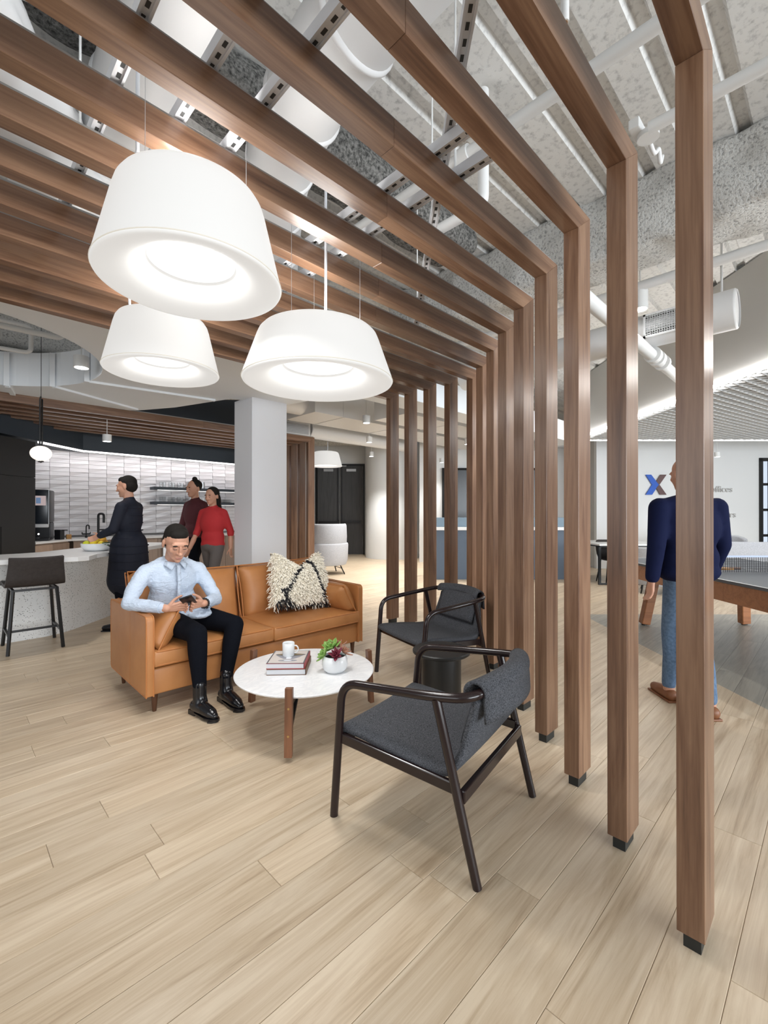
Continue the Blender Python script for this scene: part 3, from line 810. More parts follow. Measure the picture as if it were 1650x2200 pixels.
pt = thing('potted_succulent', 'round white pot of green and dark red succulents on the coffee table', 'plant', (1.742,2.195,TZ))
MB().lathe([(0.0,0),(0.055,0),(0.072,0.02),(0.080,0.045),(0.079,0.07),(0.070,0.098),(0.066,0.100),(0.064,0.096),(0.066,0.085),(0.0,0.083)], (0,0,0), 40).build('pot', 'ceramic_white', pt, True, 50)
MB().lathe([(0.0,0.084),(0.066,0.086)], (0,0,0), 24).build('soil', 'soil', pt)
def leaf_mesh(L, W, T, tip):
    b = MB(); rows = []
    for i in range(7):
        t = i/6; ww = W*math.sin(PI*min(1, (0.12+0.88*t)**(1.0 if tip else 1.5)))**0.7 if t < 1 else 0.0008
        ww = max(ww, W*0.12*(1-t))
        zz = 0.25*L*t*t
        rows.append([(L*t, -ww, zz+T*0.9), (L*t, -ww*0.6, zz), (L*t, 0, zz-T*0.4), (L*t, ww*0.6, zz), (L*t, ww, zz+T*0.9)])
    b.sheet(rows); me = b.mesh('leaf', None, True); return me
def rosette(c, tilt, az, n, L, W, matn, tip=False):
    me = leaf_mesh(L, W, 0.004, tip); me.materials.append(M[matn])
    base = Matrix.Rotation(az, 4, 'Z') @ Matrix.Rotation(tilt, 4, 'Y')
    for k in range(n):
        a = k*2.39996; el = 0.10+1.15*(k/n)
        m = base @ Matrix.Rotation(a, 4, 'Z') @ Matrix.Rotation(-el, 4, 'Y')
        o = inst(me, 'leaf', c, pt); o.rotation_euler = m.to_euler(); s = 1.0-0.45*k/n; o.scale = (s,s,s)
        md = o.modifiers.new('t', 'SOLIDIFY'); md.thickness = 0.003
cl = Vector((-math.sin(YAW), math.cos(YAW), 0)); cf = Vector((-math.cos(YAW), -math.sin(YAW), 0))
rosette(cl*0.020+cf*(-0.01)+Vector((0,0,0.135)), R(22), math.atan2(cl.y,cl.x)+0.6, 15, 0.078, 0.024, 'leaf_green')
rosette(cl*0.055+cf*0.02+Vector((0,0,0.105)), R(55), math.atan2(cl.y,cl.x), 11, 0.066, 0.021, 'leaf_green')
rosette(cl*(-0.012)+cf*0.045+Vector((0,0,0.112)), R(40), math.atan2(cf.y,cf.x), 16, 0.058, 0.012, 'leaf_red', True)
rosette(cl*(-0.05)+cf*0.01+Vector((0,0,0.118)), R(40), math.atan2(-cl.y,-cl.x)+0.3, 13, 0.064, 0.012, 'leaf_pink', True)
rosette(cl*(-0.015)+cf*(-0.04)+Vector((0,0,0.135)), R(15), 0.8, 11, 0.070, 0.011, 'leaf_pink', True)

# lounge chairs --------------------------------------------------------------------
def lounge_chair(label, loc, ang):
    t = thing('lounge_chair', label, 'armchair', (*loc, 0), ang-PI/2, 'charcoal lounge chairs')
    hw = 0.318
    half = [(hw-0.008,0.325,0.0),(hw,0.272,0.585),(hw+0.004,-0.165,0.628),(hw-0.02,-0.31,0.645),(0.0,-0.345,0.655)]
    right = fillet(half, [0.085,0.30,0.16], 8)
    path = right[:-1] + [Vector((-p.x,p.y,p.z)) for p in reversed(right)]
    MB().tube(path, 0.0175, 14).build('arm_rail', 'dark_wood', t, True, 60)
    for s in (-1, 1):
        MB().tube([(s*(hw-0.006),-0.335,0.0),(s*(hw+0.001),-0.178,0.622)], [0.0165,0.0180], 14).build('leg', 'dark_wood', t, True, 60)
        MB().bar((s*(hw-0.012),0.285,0.345), (s*(hw-0.014),-0.262,0.312), 0.020, 0.042).build('side_rail', 'dark_wood', t, bevel=0.004)
    MB().bar((-hw+0.01,-0.275,0.292), (hw-0.01,-0.275,0.292), 0.022, 0.048).build('back_stretcher', 'dark_wood', t, bevel=0.005)
    MB().bar((-hw+0.01,0.280,0.340), (hw-0.01,0.280,0.340), 0.022, 0.040).build('front_stretcher', 'dark_wood', t, bevel=0.005)
    # seat shell sweeping into the back sling
    sec = spline([(0.300,0.345),(0.285,0.372),(0.10,0.360),(-0.10,0.338),(-0.205,0.345),(-0.255,0.40),(-0.295,0.52),(-0.328,0.63)], 6)
    rows = []
    for q in sec:
        k = min(1, max(0, (q.y-0.36)/0.22)); wv = 0.300-0.055*k
        row = []
        for i in range(9):
            x = -1+2*i/8
            row.append((wv*x, q.x - 0.012*k*(1-x*x)*0 + 0.025*k*x*x*1.0, q.y + (0.008*x*x if k < 0.3 else 0) - 0.012*k*x*x))
        rows.append(row)
    MB().sheet(rows).build('seat_sling', 'charcoal_fabric', t, True, solid=0.026, bevel=0)
    # rolled top over the back rail with a flap outside
    rows = []
    for i in range(13):
        x = -1+2*i/12; xx = 0.245*x
        cy = -0.345+0.055*x*x*0.9; cz = 0.655-0.012*x*x
        row = []
        for a in range(0, 231, 15):
            an = R(-20+a); row.append((xx, cy+0.040*math.cos(an), cz+0.040*math.sin(an)))
        last = row[-1]
        for q in (0.03, 0.06, 0.085): row.append((xx, last[1]-0.002-q*0.05+0.0, last[2]-q))
        rows.append(row)
    MB().sheet(rows).build('back_roll', 'charcoal_fabric', t, True, solid=0.012)
    # head pad hanging inside the back
    o = weld(pillow_mesh(0.222, 0.115, 0.026, 12, 0.0, 0, 0.22).build('back_pad', 'charcoal_fabric', t, True)); o.location = (0,-0.262,0.545); o.rotation_euler = (R(17),0,0)
    return t
lounge_chair('charcoal lounge chair nearest the camera, back turned, dark bentwood arms', (1.576,1.27), R(100.2))
lounge_chair('charcoal lounge chair facing the sofa, beyond the black side table', (2.80,2.30), R(166))

st = thing('side_table', 'small round black side table between the two lounge chairs', 'side table', (2.262,1.775,0))
MB().lathe([(0.0,0),(0.122,0),(0.124,0.004),(0.124,0.418),(0.0,0.418)], (0,0,0), 48).build('drum_base', 'side_table', st, True, 40)
MB().lathe([(0.0,0.418),(0.172,0.418),(0.180,0.424),(0.181,0.436),(0.176,0.442),(0.0,0.442)], (0,0,0), 56).build('tabletop', 'side_table', st, True, 40)

# pendants ---------------------------------------------------------------------------
def pendant(label, c, z0, Rr, H, k=0.8, ztop=2.85, cables=(60,200,-20), group='large white drum pendants', power=8, top_fill=22):
    t = thing('pendant_lamp', label, 'pendant lamp', (c[0], c[1], z0), 0, group)
    prof = [(Rr*0.42,Rr*0.44),(Rr*0.44,Rr*0.34),(Rr*0.475,Rr*0.25),(Rr*0.53,Rr*0.175),(Rr*0.60,Rr*0.118),(Rr*0.69,Rr*0.070),(Rr*0.78,Rr*0.037),(Rr*0.87,Rr*0.014),(Rr*0.95,Rr*0.001),(Rr*0.978,Rr*0.0),(Rr*0.993,Rr*0.008),(Rr,Rr*0.026),(Rr*0.996,Rr*0.05),(Rr*0.988,Rr*0.08)]
    for i in range(1, 7):
        q = i/6; prof.append((Rr*(0.988+(k*1.02-0.988)*q), Rr*0.08+(H*0.80-Rr*0.08)*q))
    prof += [(Rr*k*0.985,H*0.89),(Rr*k*0.94,H*0.945),(Rr*k*0.86,H*0.98),(Rr*k*0.74,H),(0.0,H)]
    MB().lathe(prof, (0,0,0), 72).build('shade', 'lamp_shade', t, True)
    MB().lathe([(Rr*0.468,Rr*0.265),(Rr*0.3,Rr*0.285),(0.0,Rr*0.295)], (0,0,0), 48).build('diffuser', 'lamp_diffuser', t, True)
    MB().tube([(Rr*1.0*math.cos(a), Rr*1.0*math.sin(a), Rr*0.030) for a in [2*PI*i/72 for i in range(72)]], Rr*0.0065, 6, closed=True).build('seam', 'seam_beige', t, True)
    if top_fill:
        l = bpy.data.lights.new('pendant_fill', 'POINT'); l.energy = top_fill; l.shadow_soft_size = 0.16; l.color = (1,0.975,0.94)  # added point light above the closed shade, brightens the beam undersides
        lo = bpy.data.objects.new('pendant_fill', l); C.objects.link(lo); lo.location = (0,0,H+0.05); lo.parent = t
    if cables:
        for j in range(3):
            a = R(cables[j]); x, yv = Rr*0.6*math.cos(a), Rr*0.6*math.sin(a)
            MB().tube([(x,yv,H-0.01),(x,yv,ztop-z0)], 0.0012, 5).build('suspension_wire', 'steel', t)
        e = Vector((-math.sin(YAW), math.cos(YAW), 0))*Rr*(0.66 if H > 0.3 and group else -0.1)
        MB().tube(spline([(0,0,H-0.01),(e.x*0.6,e.y*0.6,H+0.015),(e.x*0.9,e.y*0.9,H+0.06),(e.x*0.96,e.y*0.96,H+0.18),(e.x*0.95,e.y*0.95,ztop-z0+0.25)], 6), 0.0075, 8).build('power_cord', 'cable', t, True)
    l = bpy.data.lights.new('pendant_light', 'AREA'); l.shape = 'DISK'; l.size = Rr*0.8; l.energy = power; l.color = (1,0.985,0.96)
    lo = bpy.data.objects.new('pendant_light', l); C.objects.link(lo); lo.location = (0,0,Rr*0.24); lo.parent = t
    return t
pendant('large white drum pendant hung highest, nearest the camera', (0.684,1.731), 2.169, 0.33, 0.335)
pendant('white drum pendant at the left, half hidden by the nearest drum lamp', (0.989,2.96), 2.171, 0.33, 0.336, cables=(45,240,-60))
pendant('wide low white drum pendant above the coffee table', (1.462,1.984), 2.001, 0.40, 0.285, power=12)
pendant('small far white drum pendant in front of the dark double doors', diag(-1.31,10.2), 2.36, 0.36, 0.33, ztop=3.9, cables=(60,200,-20), group=None, power=18, top_fill=0)
o = MB().lathe([(0.0,0),(0.06,0),(0.066,0.012),(0.066,0.03),(0,0.03)], (0,0,0), 24).build('ceiling_canopy', 'duct_paint', None, True, 40); o.location = (1.355, 2.09, 2.752)
tag(o, 'small round white cable canopy above the wide drum pendant', 'canopy')
o = MB().ell((0,0,0), (0.05,0.02,0.018)).build('blue_wrap', 'blue_rag', None, True); o.location = (1.53,2.60,2.775); tag(o, 'small bright blue wrap tucked between the ceiling slats', 'wrap')

# ================================================================== PEOPLE
def person_root(label, loc, rz=0):
    return thing('person', label, 'person', loc, rz)
def head(t, c, rot, hairstyle, skin='skin', s=1.0, name='body', extra=None, voxel=0.0055):
    """head, neck and any extra skin volumes become one continuous body mesh; local head axes: -Y is the face, +Z the crown"""
    m = Matrix.Translation(Vector(c)) @ rot.to_matrix().to_4x4() @ Matrix.Scale(s, 4)
    b = MB()
    def e(p, rad): b.ell((0,0,0), (1,1,1), None); n = len(b.v)-20*13; \
        b.v.__setitem__(slice(n, None), [tuple(m @ (Vector(p)+Vector((v[0]*rad[0], v[1]*rad[1], v[2]*rad[2])))) for v in b.v[n:]])
    e((0,0.012,0.035), (0.076,0.094,0.086)); e((0,-0.02,-0.02), (0.066,0.072,0.085)); e((0,-0.048,-0.078), (0.040,0.036,0.034))
    e((0,-0.03,-0.06), (0.054,0.05,0.045)); e((0,-0.076,0.026), (0.054,0.020,0.018)); e((0.031,-0.080,0.019), (0.021,0.013,0.007)); e((-0.031,-0.080,0.019), (0.021,0.013,0.007))
    e((0.036,-0.062,-0.022), (0.024,0.022,0.022)); e((-0.036,-0.062,-0.022), (0.024,0.022,0.022))
    e((0,-0.096,-0.010), (0.0095,0.017,0.030)); e((0,-0.108,-0.032), (0.0155,0.015,0.012)); e((0.013,-0.094,-0.035), (0.009,0.010,0.008)); e((-0.013,-0.094,-0.035), (0.009,0.010,0.008))
    e((0,-0.082,-0.066), (0.024,0.012,0.007)); e((0,-0.080,-0.076), (0.020,0.012,0.007)); e((0,-0.078,-0.096), (0.018,0.013,0.014))
    for q in (-1, 1):
        e((q*0.078,0.016,-0.008), (0.009,0.018,0.032)); e((q*0.030,-0.083,0.000), (0.015,0.008,0.0055))
    if extra: extra(b)
    bo = b.build(name, skin, t, remesh=voxel, smo=1 if voxel > 0.005 else 3)
    det = lambda nm, p, rad, mt: MB().ell((0,0,0), rad, None, 12, 8)
    for q in (-1, 1):
        bb = MB().ell((0,0,0), (0.0185,0.006,0.0046), Matrix.Rotation(q*0.10, 3, 'Y'), 12, 8); bb.v = [tuple(m @ (Vector(v)+Vector((q*0.032,-0.0905,0.023)))) for v in bb.v]
        bb.build('eyebrow', 'hair', bo, True)
        bb = MB().ell((0,0,0), (0.0125,0.004,0.0020), None, 12, 8); bb.v = [tuple(m @ (Vector(v)+Vector((q*0.031,-0.0895,-0.0035)))) for v in bb.v]
        bb.build('eye', 'eye_dark', bo, True)
    bb = MB().ell((0,0,0), (0.020,0.005,0.0055), None, 12, 8); bb.v = [tuple(m @ (Vector(v)+Vector((0,-0.0900,-0.0715)))) for v in bb.v]
    bb.build('mouth', 'lips', bo, True)
    hb = MB()
    def h(p, rad): hb.ell((0,0,0), (1,1,1), None); n = len(hb.v)-20*13; \
        hb.v.__setitem__(slice(n, None), [tuple(m @ (Vector(p)+Vector((v[0]*rad[0], v[1]*rad[1], v[2]*rad[2])))) for v in hb.v[n:]])
    if hairstyle == 'crop':
        h((0,0.021,0.050), (0.0778,0.0915,0.0785)); h((0,0.045,0.008), (0.0778,0.066,0.075)); h((0,-0.034,0.080), (0.060,0.041,0.038))
    elif hairstyle == 'long':
        h((0,0.028,0.045), (0.085,0.098,0.088)); h((0,0.085,-0.06), (0.075,0.05,0.13)); h((0,0.11,-0.17), (0.06,0.045,0.12))
    elif hairstyle == 'bun':
        h((0,0.030,0.045), (0.083,0.095,0.085)); h((0,0.03,0.135), (0.034,0.034,0.03))
    elif hairstyle == 'bald':
        h((0,0.052,-0.030), (0.0745,0.056,0.040))
    hb.build('hair', 'hair' if hairstyle != 'bald' else 'hair_grey', t, remesh=0.006, smo=1)
    return bo
def hand_vol(b, wrist, palm_dir, side_dir, curl=0.6, s=1.0, thumb=1):
    """palm and five bent fingers; palm_dir points to the fingertips, side_dir to the thumb side"""
    f = Vector(palm_dir).normalized(); sd = Vector(side_dir); sd = (sd-f*sd.dot(f)).normalized(); nrm = f.cross(sd)*thumb
    w0 = Vector(wrist)
    for k in range(4):
        off = sd*(0.028-0.0185*k)*s
        b.cap(w0+sd*(0.012-0.008*k)*s, 0.013*s, w0+f*0.082*s+off, 0.0105*s, 10, 4)
    for k, L in enumerate((0.068,0.075,0.070,0.055)):
        off = sd*(0.029-0.0193*k)*s; p = w0+f*0.084*s+off; d = f; rr = 0.0088*s
        for j, q in enumerate((0.45,0.32,0.23)):
            d = (Matrix.Rotation(curl*(0.9 if j else 0.6), 3, sd*thumb) @ d).normalized()
            p2 = p+d*L*q*s; b.cap(p, rr, p2, rr*0.92, 10, 4); p = p2; rr *= 0.92
    p = w0+f*0.022*s+sd*0.024*s; d = (f*0.75+sd*0.75+nrm*0.25).normalized(); rr = 0.0115*s
    for q in (0.036,0.030,0.024):
        p2 = p+d*q*s; b.cap(p, rr, p2, rr*0.88, 10, 4); p = p2; rr *= 0.88; d = (d*0.8+f*0.55).normalized()
    return b

# seated man ---------------------------------------------------------------------------
man = person_root('man in a pale blue shirt and black trousers seated on the sofa with a phone', (1.24,3.45,0))
man.location = (0,0,0)
V = Vector
hipc = V((1.235,3.56,0.515))
shR, shL = V((1.050,3.475,0.880)), V((1.415,3.475,0.872))
elR, elL = V((0.905,3.36,0.695)), V((1.500,3.335,0.650))
wrR, wrL = V((1.075,3.145,0.668)), V((1.325,3.150,0.665))
knR, knL = V((1.222,2.985,0.500)), V((1.535,3.085,0.490))
anR, anL = V((1.203,2.915,0.165)), V((1.405,2.965,0.165))
hc = V((1.222,3.375,1.085))
hrot = Euler((R(24), 0, R(-3)))
def man_extra(b):
    b.chain([(V((1.226,3.46,0.90)), 0.060), (V((1.224,3.44,0.975)), 0.056), (hc+V((0,0.015,-0.03)), 0.058)])
    b.chain([(elR.lerp(wrR, 0.6), 0.030), (wrR, 0.026)]); b.chain([(elL.lerp(wrL, 0.6), 0.030), (wrL, 0.026)])
    hand_vol(b, wrR, (0.80,-0.12,0.05), (0.05,-0.35,0.9), 0.75, 1.0, -1)
    hand_vol(b, wrL, (-0.80,-0.20,0.08), (-0.05,-0.35,0.9), 0.80, 1.0, 1)
    b.chain([(V((1.226,3.47,0.92)), 0.05), (V((1.235,3.50,0.75)), 0.085), (hipc, 0.085)])
    for sh_, el_, wr_ in ((shR, elR, wrR), (shL, elL, wrL)): b.chain([(V((1.226,3.47,0.88)), 0.05), (sh_, 0.042), (el_, 0.034), (wr_, 0.026)])
    for kn_, an_, hx in ((knR, anR, -0.085), (knL, anL, 0.095)): b.chain([(hipc+V((hx*0.6,0,0)), 0.07), (kn_+V((0,0.03,0)), 0.034), (kn_.lerp(an_, 0.5)+V((0,0.02,0)), 0.03), (an_+V((0,0,0.04)), 0.030), (an_+V((0,0,-0.03)), 0.033)])
mb_ = head(man, hc, hrot, 'crop', s=1.06, extra=man_extra, voxel=0.0036)
b = MB()   # shirt
b.ell((1.230,3.470,0.815), (0.178,0.118,0.165)); b.ell((1.235,3.500,0.66), (0.172,0.125,0.16)); b.ell((1.235,3.49,0.555), (0.180,0.150,0.085))
b.chain([(shR+V((0.015,0,0.0)), 0.062), (V((1.226,3.475,0.925)), 0.080), (shL+V((-0.015,0,0.0)), 0.062)])
b.cap(V((1.226,3.465,0.90)), 0.088, V((1.226,3.46,0.928)), 0.070)
b.chain([(shR, 0.060), (shR.lerp(elR, 0.5)+V((-0.010,0.01,0)), 0.055), (elR, 0.048), (elR.lerp(wrR, 0.5), 0.044), (elR.lerp(wrR, 0.90), 0.035)])
b.chain([(shL, 0.060), (shL.lerp(elL, 0.5)+V((0.012,0.01,0)), 0.055), (elL, 0.048), (elL.lerp(wrL, 0.5), 0.044), (elL.lerp(wrL, 0.80), 0.037)])
b.ell((1.150,3.36,0.562), (0.10,0.16,0.038)); b.ell((1.36,3.34,0.570), (0.105,0.17,0.036), Matrix.Rotation(-0.25, 3, 'Z'))
sh = b.build('shirt', 'shirt', man, remesh=0.011, smo=5)
m = sh.modifiers.new('folds', 'DISPLACE'); tx = bpy.data.textures.new('folds', 'CLOUDS'); tx.noise_scale = 0.07; m.texture = tx; m.strength = 0.016; m.mid_level = 0.55
def strip(pts, wv, th, name, matn, parent, nrm):
    rows = []
    for i, p in enumerate(pts):
        p = V(p); t = (V(pts[min(i+1, len(pts)-1)])-V(pts[max(i-1, 0)])).normalized(); sd = t.cross(V(nrm)).normalized()
        rows.append([p-sd*wv/2, p, p+sd*wv/2])
    return MB().sheet(rows).build(name, matn, parent, True, solid=th)
for s in (-1, 1):   # button-down collar leaves
    MB().sheet([[V((1.226+s*0.066,3.475,0.955)), V((1.226+s*0.060,3.400,0.955)), V((1.226+s*0.014,3.352,0.944))],
                [V((1.226+s*0.082,3.470,0.935)), V((1.226+s*0.078,3.385,0.925)), V((1.226+s*0.046,3.338,0.893))]]).build('collar', 'shirt', sh, True, solid=0.006)
for s, p in ((1, wrR.lerp(elR, 0.14)), (-1, wrL.lerp(elL, 0.24))):
    d = ((elR-wrR) if s == 1 else (elL-wrL)).normalized()
    MB().tube([p, p+d*0.05], [0.037,0.040], 18).build('cuff', 'shirt', sh, True, 50)
strip([(1.226,3.338,0.925),(1.228,3.330,0.82),(1.232,3.345,0.70),(1.236,3.335,0.60)], 0.026, 0.004, 'placket', 'shirt', sh, (0,-1,0.05))
for q in range(4):
    MB().ell((1.2275+0.002*q,3.324+0.004*(q == 2),0.865-0.075*q), (0.005,0.0025,0.005), None, 10, 6).build('button', 'button', sh, True)
b = MB()   # trousers
b.ell(hipc, (0.185,0.15,0.105))
for kn, an, hx in ((knR, anR, -0.085), (knL, anL, 0.095)):
    hp = hipc+V((hx,-0.02,0.0))
    b.chain([(hp, 0.098), (hp.lerp(kn, 0.5)+V((0,0,0.012)), 0.084), (kn+V((0,0.02,0)), 0.066), (kn.lerp(an, 0.35)+V((0,0.018,0)), 0.062), (kn.lerp(an, 0.7)+V((0,0.008,0)), 0.050), (an+V((0,0,0.02)), 0.044)])
tr = b.build('trousers', 'trousers', man, remesh=0.011, smo=4)
def boot(an, heel, toe):
    b = MB(); heel = V((*heel,0)); toe = V((*toe,0)); f = (toe-heel).normalized()
    b.chain([(an+V((0,0,0.03)), 0.042), (an+V((0,0,-0.05)), 0.043), (V((an.x,an.y,0.075))+f*0.01, 0.046)])
    b.chain([(heel+f*0.045+V((0,0,0.055)), 0.040), (heel.lerp(toe, 0.5)+V((0,0,0.055)), 0.042), (heel.lerp(toe, 0.75)+V((0,0,0.042)), 0.038), (toe-f*0.035+V((0,0,0.034)), 0.025)])
    o = b.build('boot', 'boot', man, remesh=0.0075, smo=4)
    m = Matrix.Translation(heel) @ Matrix.Rotation(math.atan2(f.y, f.x), 4, 'Z'); L = (toe-heel).length
    pl = [(L*0.03,-0.028),(L*0.3,-0.032),(L*0.7,-0.043),(L*0.9,-0.030),(L*1.0,-0.008),(L*1.0,0.008),(L*0.9,0.030),(L*0.7,0.043),(L*0.3,0.032),(L*0.03,0.028)]
    MB().prism(pl, 0.012, 0.022, m).prism([(L*0.02,-0.030),(L*0.26,-0.030),(L*0.26,0.030),(L*0.02,0.030)], 0.0, 0.03, m).prism([(p[0]*0.45+L*0.52, p[1]) for p in pl[2:8]], 0.0, 0.014, m).build('sole', 'boot', o)
boot(anR, (1.180,2.985), (1.232,2.715)); boot(anL, (1.402,3.045), (1.412,2.740))
for k in range(16):   # bead bracelet
    a = 2*PI*k/16; d = (elL-wrL).normalized(); nx = d.cross(V((0,0,1))).normalized(); ny = d.cross(nx)
    MB().ell(wrL+d*0.018+nx*0.033*math.cos(a)+ny*0.033*math.sin(a), (0.0075,0.0075,0.0075), None, 8, 6).build('bracelet_bead', 'beads', mb_, True)
ph = thing('phone', 'black smartphone held in the seated man\'s hands', 'phone', (1.195,3.085,0.712))
ph.rotation_euler = (Matrix.Rotation(R(-34), 3, 'X') @ Matrix.Rotation(R(148), 3, 'Z')).to_euler()
MB().box((-0.040,-0.078,-0.005), (0.040,0.078,0.005)).build('case', 'black_plastic', ph, bevel=0.004, bseg=3)
MB().box((-0.034,-0.072,0.0050), (0.034,0.072,0.0056)).build('screen', 'screen_dark', ph)
MB().box((0.006,0.040,-0.0075), (0.032,0.070,-0.005)).build('camera_bump', 'black_plastic', ph, bevel=0.002)

# walking people: (local frame faces -Y, feet at z = 0)
def walker(label, loc, rz, H, top, bottom, shoe, hairstyle, coat=False, stride=0.26, sleeves=True, reach=None, bulk=1.0, lat=1.0):
    t = person_root(label, (*loc, 0), rz)
    k = H/1.75; P = lambda x, y, z: V((x*k, y*k, z*k))
    hd = P(0,-0.02,1.605); hip = P(0,0,0.93)
    shl = {s: P(s*0.165*bulk,0.01,1.375) for s in (-1,1)}
    el = {s: P(s*0.225*bulk, 0.03+s*0.06, 1.12) for s in (-1,1)}
    wr = {s: P(s*0.240*bulk, -0.05+s*0.12, 0.89) for s in (-1,1)}
    if reach: el[reach] = P(reach*0.22,-0.05,1.13); wr[reach] = P(reach*0.15,-0.235,1.06)
    kn = {s: P(s*0.095*lat, -s*stride*0.55-0.03, 0.50) for s in (-1,1)}
    an = {s: P(s*0.09*lat, -s*stride+ (0.02 if s < 0 else 0), 0.085) for s in (-1,1)}
    def ex(b):
        b.chain([(P(0,0.01,1.36), 0.058*k), (P(0,0.0,1.50), 0.052*k), (hd, 0.055*k)])
        for s in (-1, 1):
            b.chain([(el[s].lerp(wr[s], 0.5), 0.036*k), (wr[s], 0.027*k)])
            d = (wr[s]-el[s]).normalized()
            hand_vol(b, wr[s], d, V((0,-1,0)) if not reach == s else V((0,0,1)), 0.35, 0.95*k, s)
            b.chain([(P(0,0.01,1.34), 0.05*k), (shl[s], 0.045*k), (el[s], 0.034*k), (wr[s], 0.027*k)])
            b.chain([(hip+P(s*0.06,0,-0.02), 0.07*k), (kn[s], 0.042*k), (an[s]+V((0,0,0.06)), 0.038*k), (an[s], 0.038*k)])
        b.chain([(P(0,0.01,1.36), 0.055*k), (P(0,0,1.15), 0.08*k), (hip, 0.08*k)])
    head(t, hd, Euler((R(6),0,0)), hairstyle, s=k*1.02, extra=ex, voxel=0.008)
    b = MB()
    b.ell(P(0,0.0,1.24), (0.185*k*bulk,0.125*k*bulk,0.21*k)); b.ell(P(0,0.005,1.03), (0.170*k*bulk,0.125*k*bulk,0.16*k))
    b.chain([(shl[-1], 0.058*k), (P(0,0.012,1.405), 0.080*k), (shl[1], 0.058*k)]); b.cap(P(0,0.01,1.40), 0.078*k, P(0,0.008,1.455), 0.062*k)
    for s in (-1, 1):
        b.chain([(shl[s], 0.060*k*bulk), (el[s], 0.048*k*bulk)] + ([(el[s].lerp(wr[s], 0.92), 0.038*k*bulk)] if sleeves else [(el[s].lerp(wr[s], 0.15), 0.050*k)]))
    if coat: b.cap(P(0,0.01,0.95), 0.185*k, P(0,0.02,0.55), 0.20*k); b.cap(P(0,-0.01,0.95), 0.175*k, P(0,-0.03,0.55), 0.19*k)
    else: b.ell(P(0,0.005,0.94), (0.178*k*bulk,0.130*k*bulk,0.09*k))
    o = b.build('coat' if coat else 'sweater', top, t, remesh=0.014, smo=4)
    if coat:   # quilted rings
        for q in range(11):
            zq = (0.52+0.085*q)*k; rx = (0.192 if zq < 0.95*k else 0.172)*k
            MB().tube([(rx*math.cos(a)*1.0, 0.005+ (0.196 if zq < 0.95*k else 0.130)*k*math.sin(a), zq) for a in [2*PI*i/28 for i in range(28)]], 0.006*k, 6, closed=True).build('quilt_seam', top, o, True)
    b = MB(); b.ell(hip, (0.165*k,0.125*k,0.12*k))
    for s in (-1, 1):
        b.chain([(hip+P(s*0.085*(0.4+0.6*lat),0,-0.02), 0.092*k), (kn[s], 0.062*k), (kn[s].lerp(an[s], 0.4)+P(0,0.02,0), 0.058*k), (an[s]+V((0,0,0.03)), 0.046*k)])
    b.build('trousers', bottom, t, remesh=0.014, smo=4)
    for s in (-1, 1):
        b = MB(); a = an[s]
        tip = a.z-0.085*k
        b.chain([(V((a.x,a.y+0.03*k,0.045*k+tip)), 0.042*k), (V((a.x,a.y-0.08*k,0.045*k+tip*0.4)), 0.042*k), (V((a.x,a.y-0.17*k,0.035*k)), 0.032*k)])
        b.build('shoe', shoe, t, remesh=0.009, smo=3)
        MB().box((a.x-0.042*k,a.y-0.195*k,0.0), (a.x+0.042*k,a.y+0.065*k,0.014)).build('sole', shoe, t, bevel=0.006)
    return t
walker('person in a long quilted navy coat reaching to the fruit bowl', (1.52,5.63), R(-132), 1.74, 'navy_coat', 'trousers', 'boot', 'crop', True, 0.04, reach=1, bulk=1.05)
walker('person in a maroon sweater and jeans behind the person in red', (2.62,6.52), R(-75), 1.80, 'maroon', 'trousers', 'boot', 'bun', stride=0.2)
walker('person in a bright red top and grey trousers near the white column', (2.58,5.84), R(-60), 1.66, 'red_knit', 'grey_trousers', 'boot', 'long', stride=0.2, sleeves=False)
walker('man in a navy sweater and jeans walking behind the nearest post', diag(2.03,3.02), DROT+PI, 1.70, 'navy_sweater', 'denim', 'tan_shoe', 'bald', stride=0.13, bulk=1.18, lat=0.5)

# ================================================================== BAR, STOOL AND KITCHEN OBJECTS
bar = thing('bar_counter', 'curved kitchen bar with speckled terrazzo front and white top', 'bar counter', (0,0,0))
front = [(-2.5,5.88),(0.45,5.86),(0.78,5.88),(0.95,5.94),(1.08,6.04),(2.20,7.16),(2.02,7.36),(0.86,6.22),(0.70,6.14),(-2.5,6.12)]
def closed_smooth(pts, n=3):
    return pts
MB().prism(front, 0.0, 0.822).build('terrazzo_body', 'terrazzo_front', bar, True, 32)
top = [(-2.5,5.48),(0.30,5.46),(0.72,5.36),(0.98,5.30),(1.08,5.33),(1.20,5.57),(2.52,6.90),(2.02,7.46),(0.80,6.26),(0.62,6.19),(-2.5,6.17)]
MB().prism(top, 0.822, 0.868).build('worktop', 'quartz', bar, bevel=0.004)

stl = thing('bar_stool', 'dark brown upholstered bar stool with black metal legs', 'bar stool', (0.655,5.545,0))
for sx in (-1, 1):
    for sy in (-1, 1):
        MB().bar((sx*0.208,sy*0.232,0), (sx*0.165,sy*0.165,0.585), 0.022, 0.022).build('leg', 'black_metal', stl)
    MB().bar((sx*0.165,-0.165,0.578), (sx*0.165,0.165,0.578), 0.02, 0.02).build('seat_rail', 'black_metal', stl)
    MB().bar((sx*0.196,-0.214,0.17), (sx*0.196,0.214,0.17), 0.02, 0.02).build('footrest_bar', 'black_metal', stl)
MB().bar((-0.165,-0.165,0.578), (0.165,-0.165,0.578), 0.02, 0.02).build('seat_rail', 'black_metal', stl)
MB().bar((-0.165,0.165,0.578), (0.165,0.165,0.578), 0.02, 0.02).build('seat_rail', 'black_metal', stl)
MB().bar((-0.196,0.0,0.17), (0.196,0.0,0.17), 0.02, 0.02).build('footrest_bar', 'black_metal', stl)
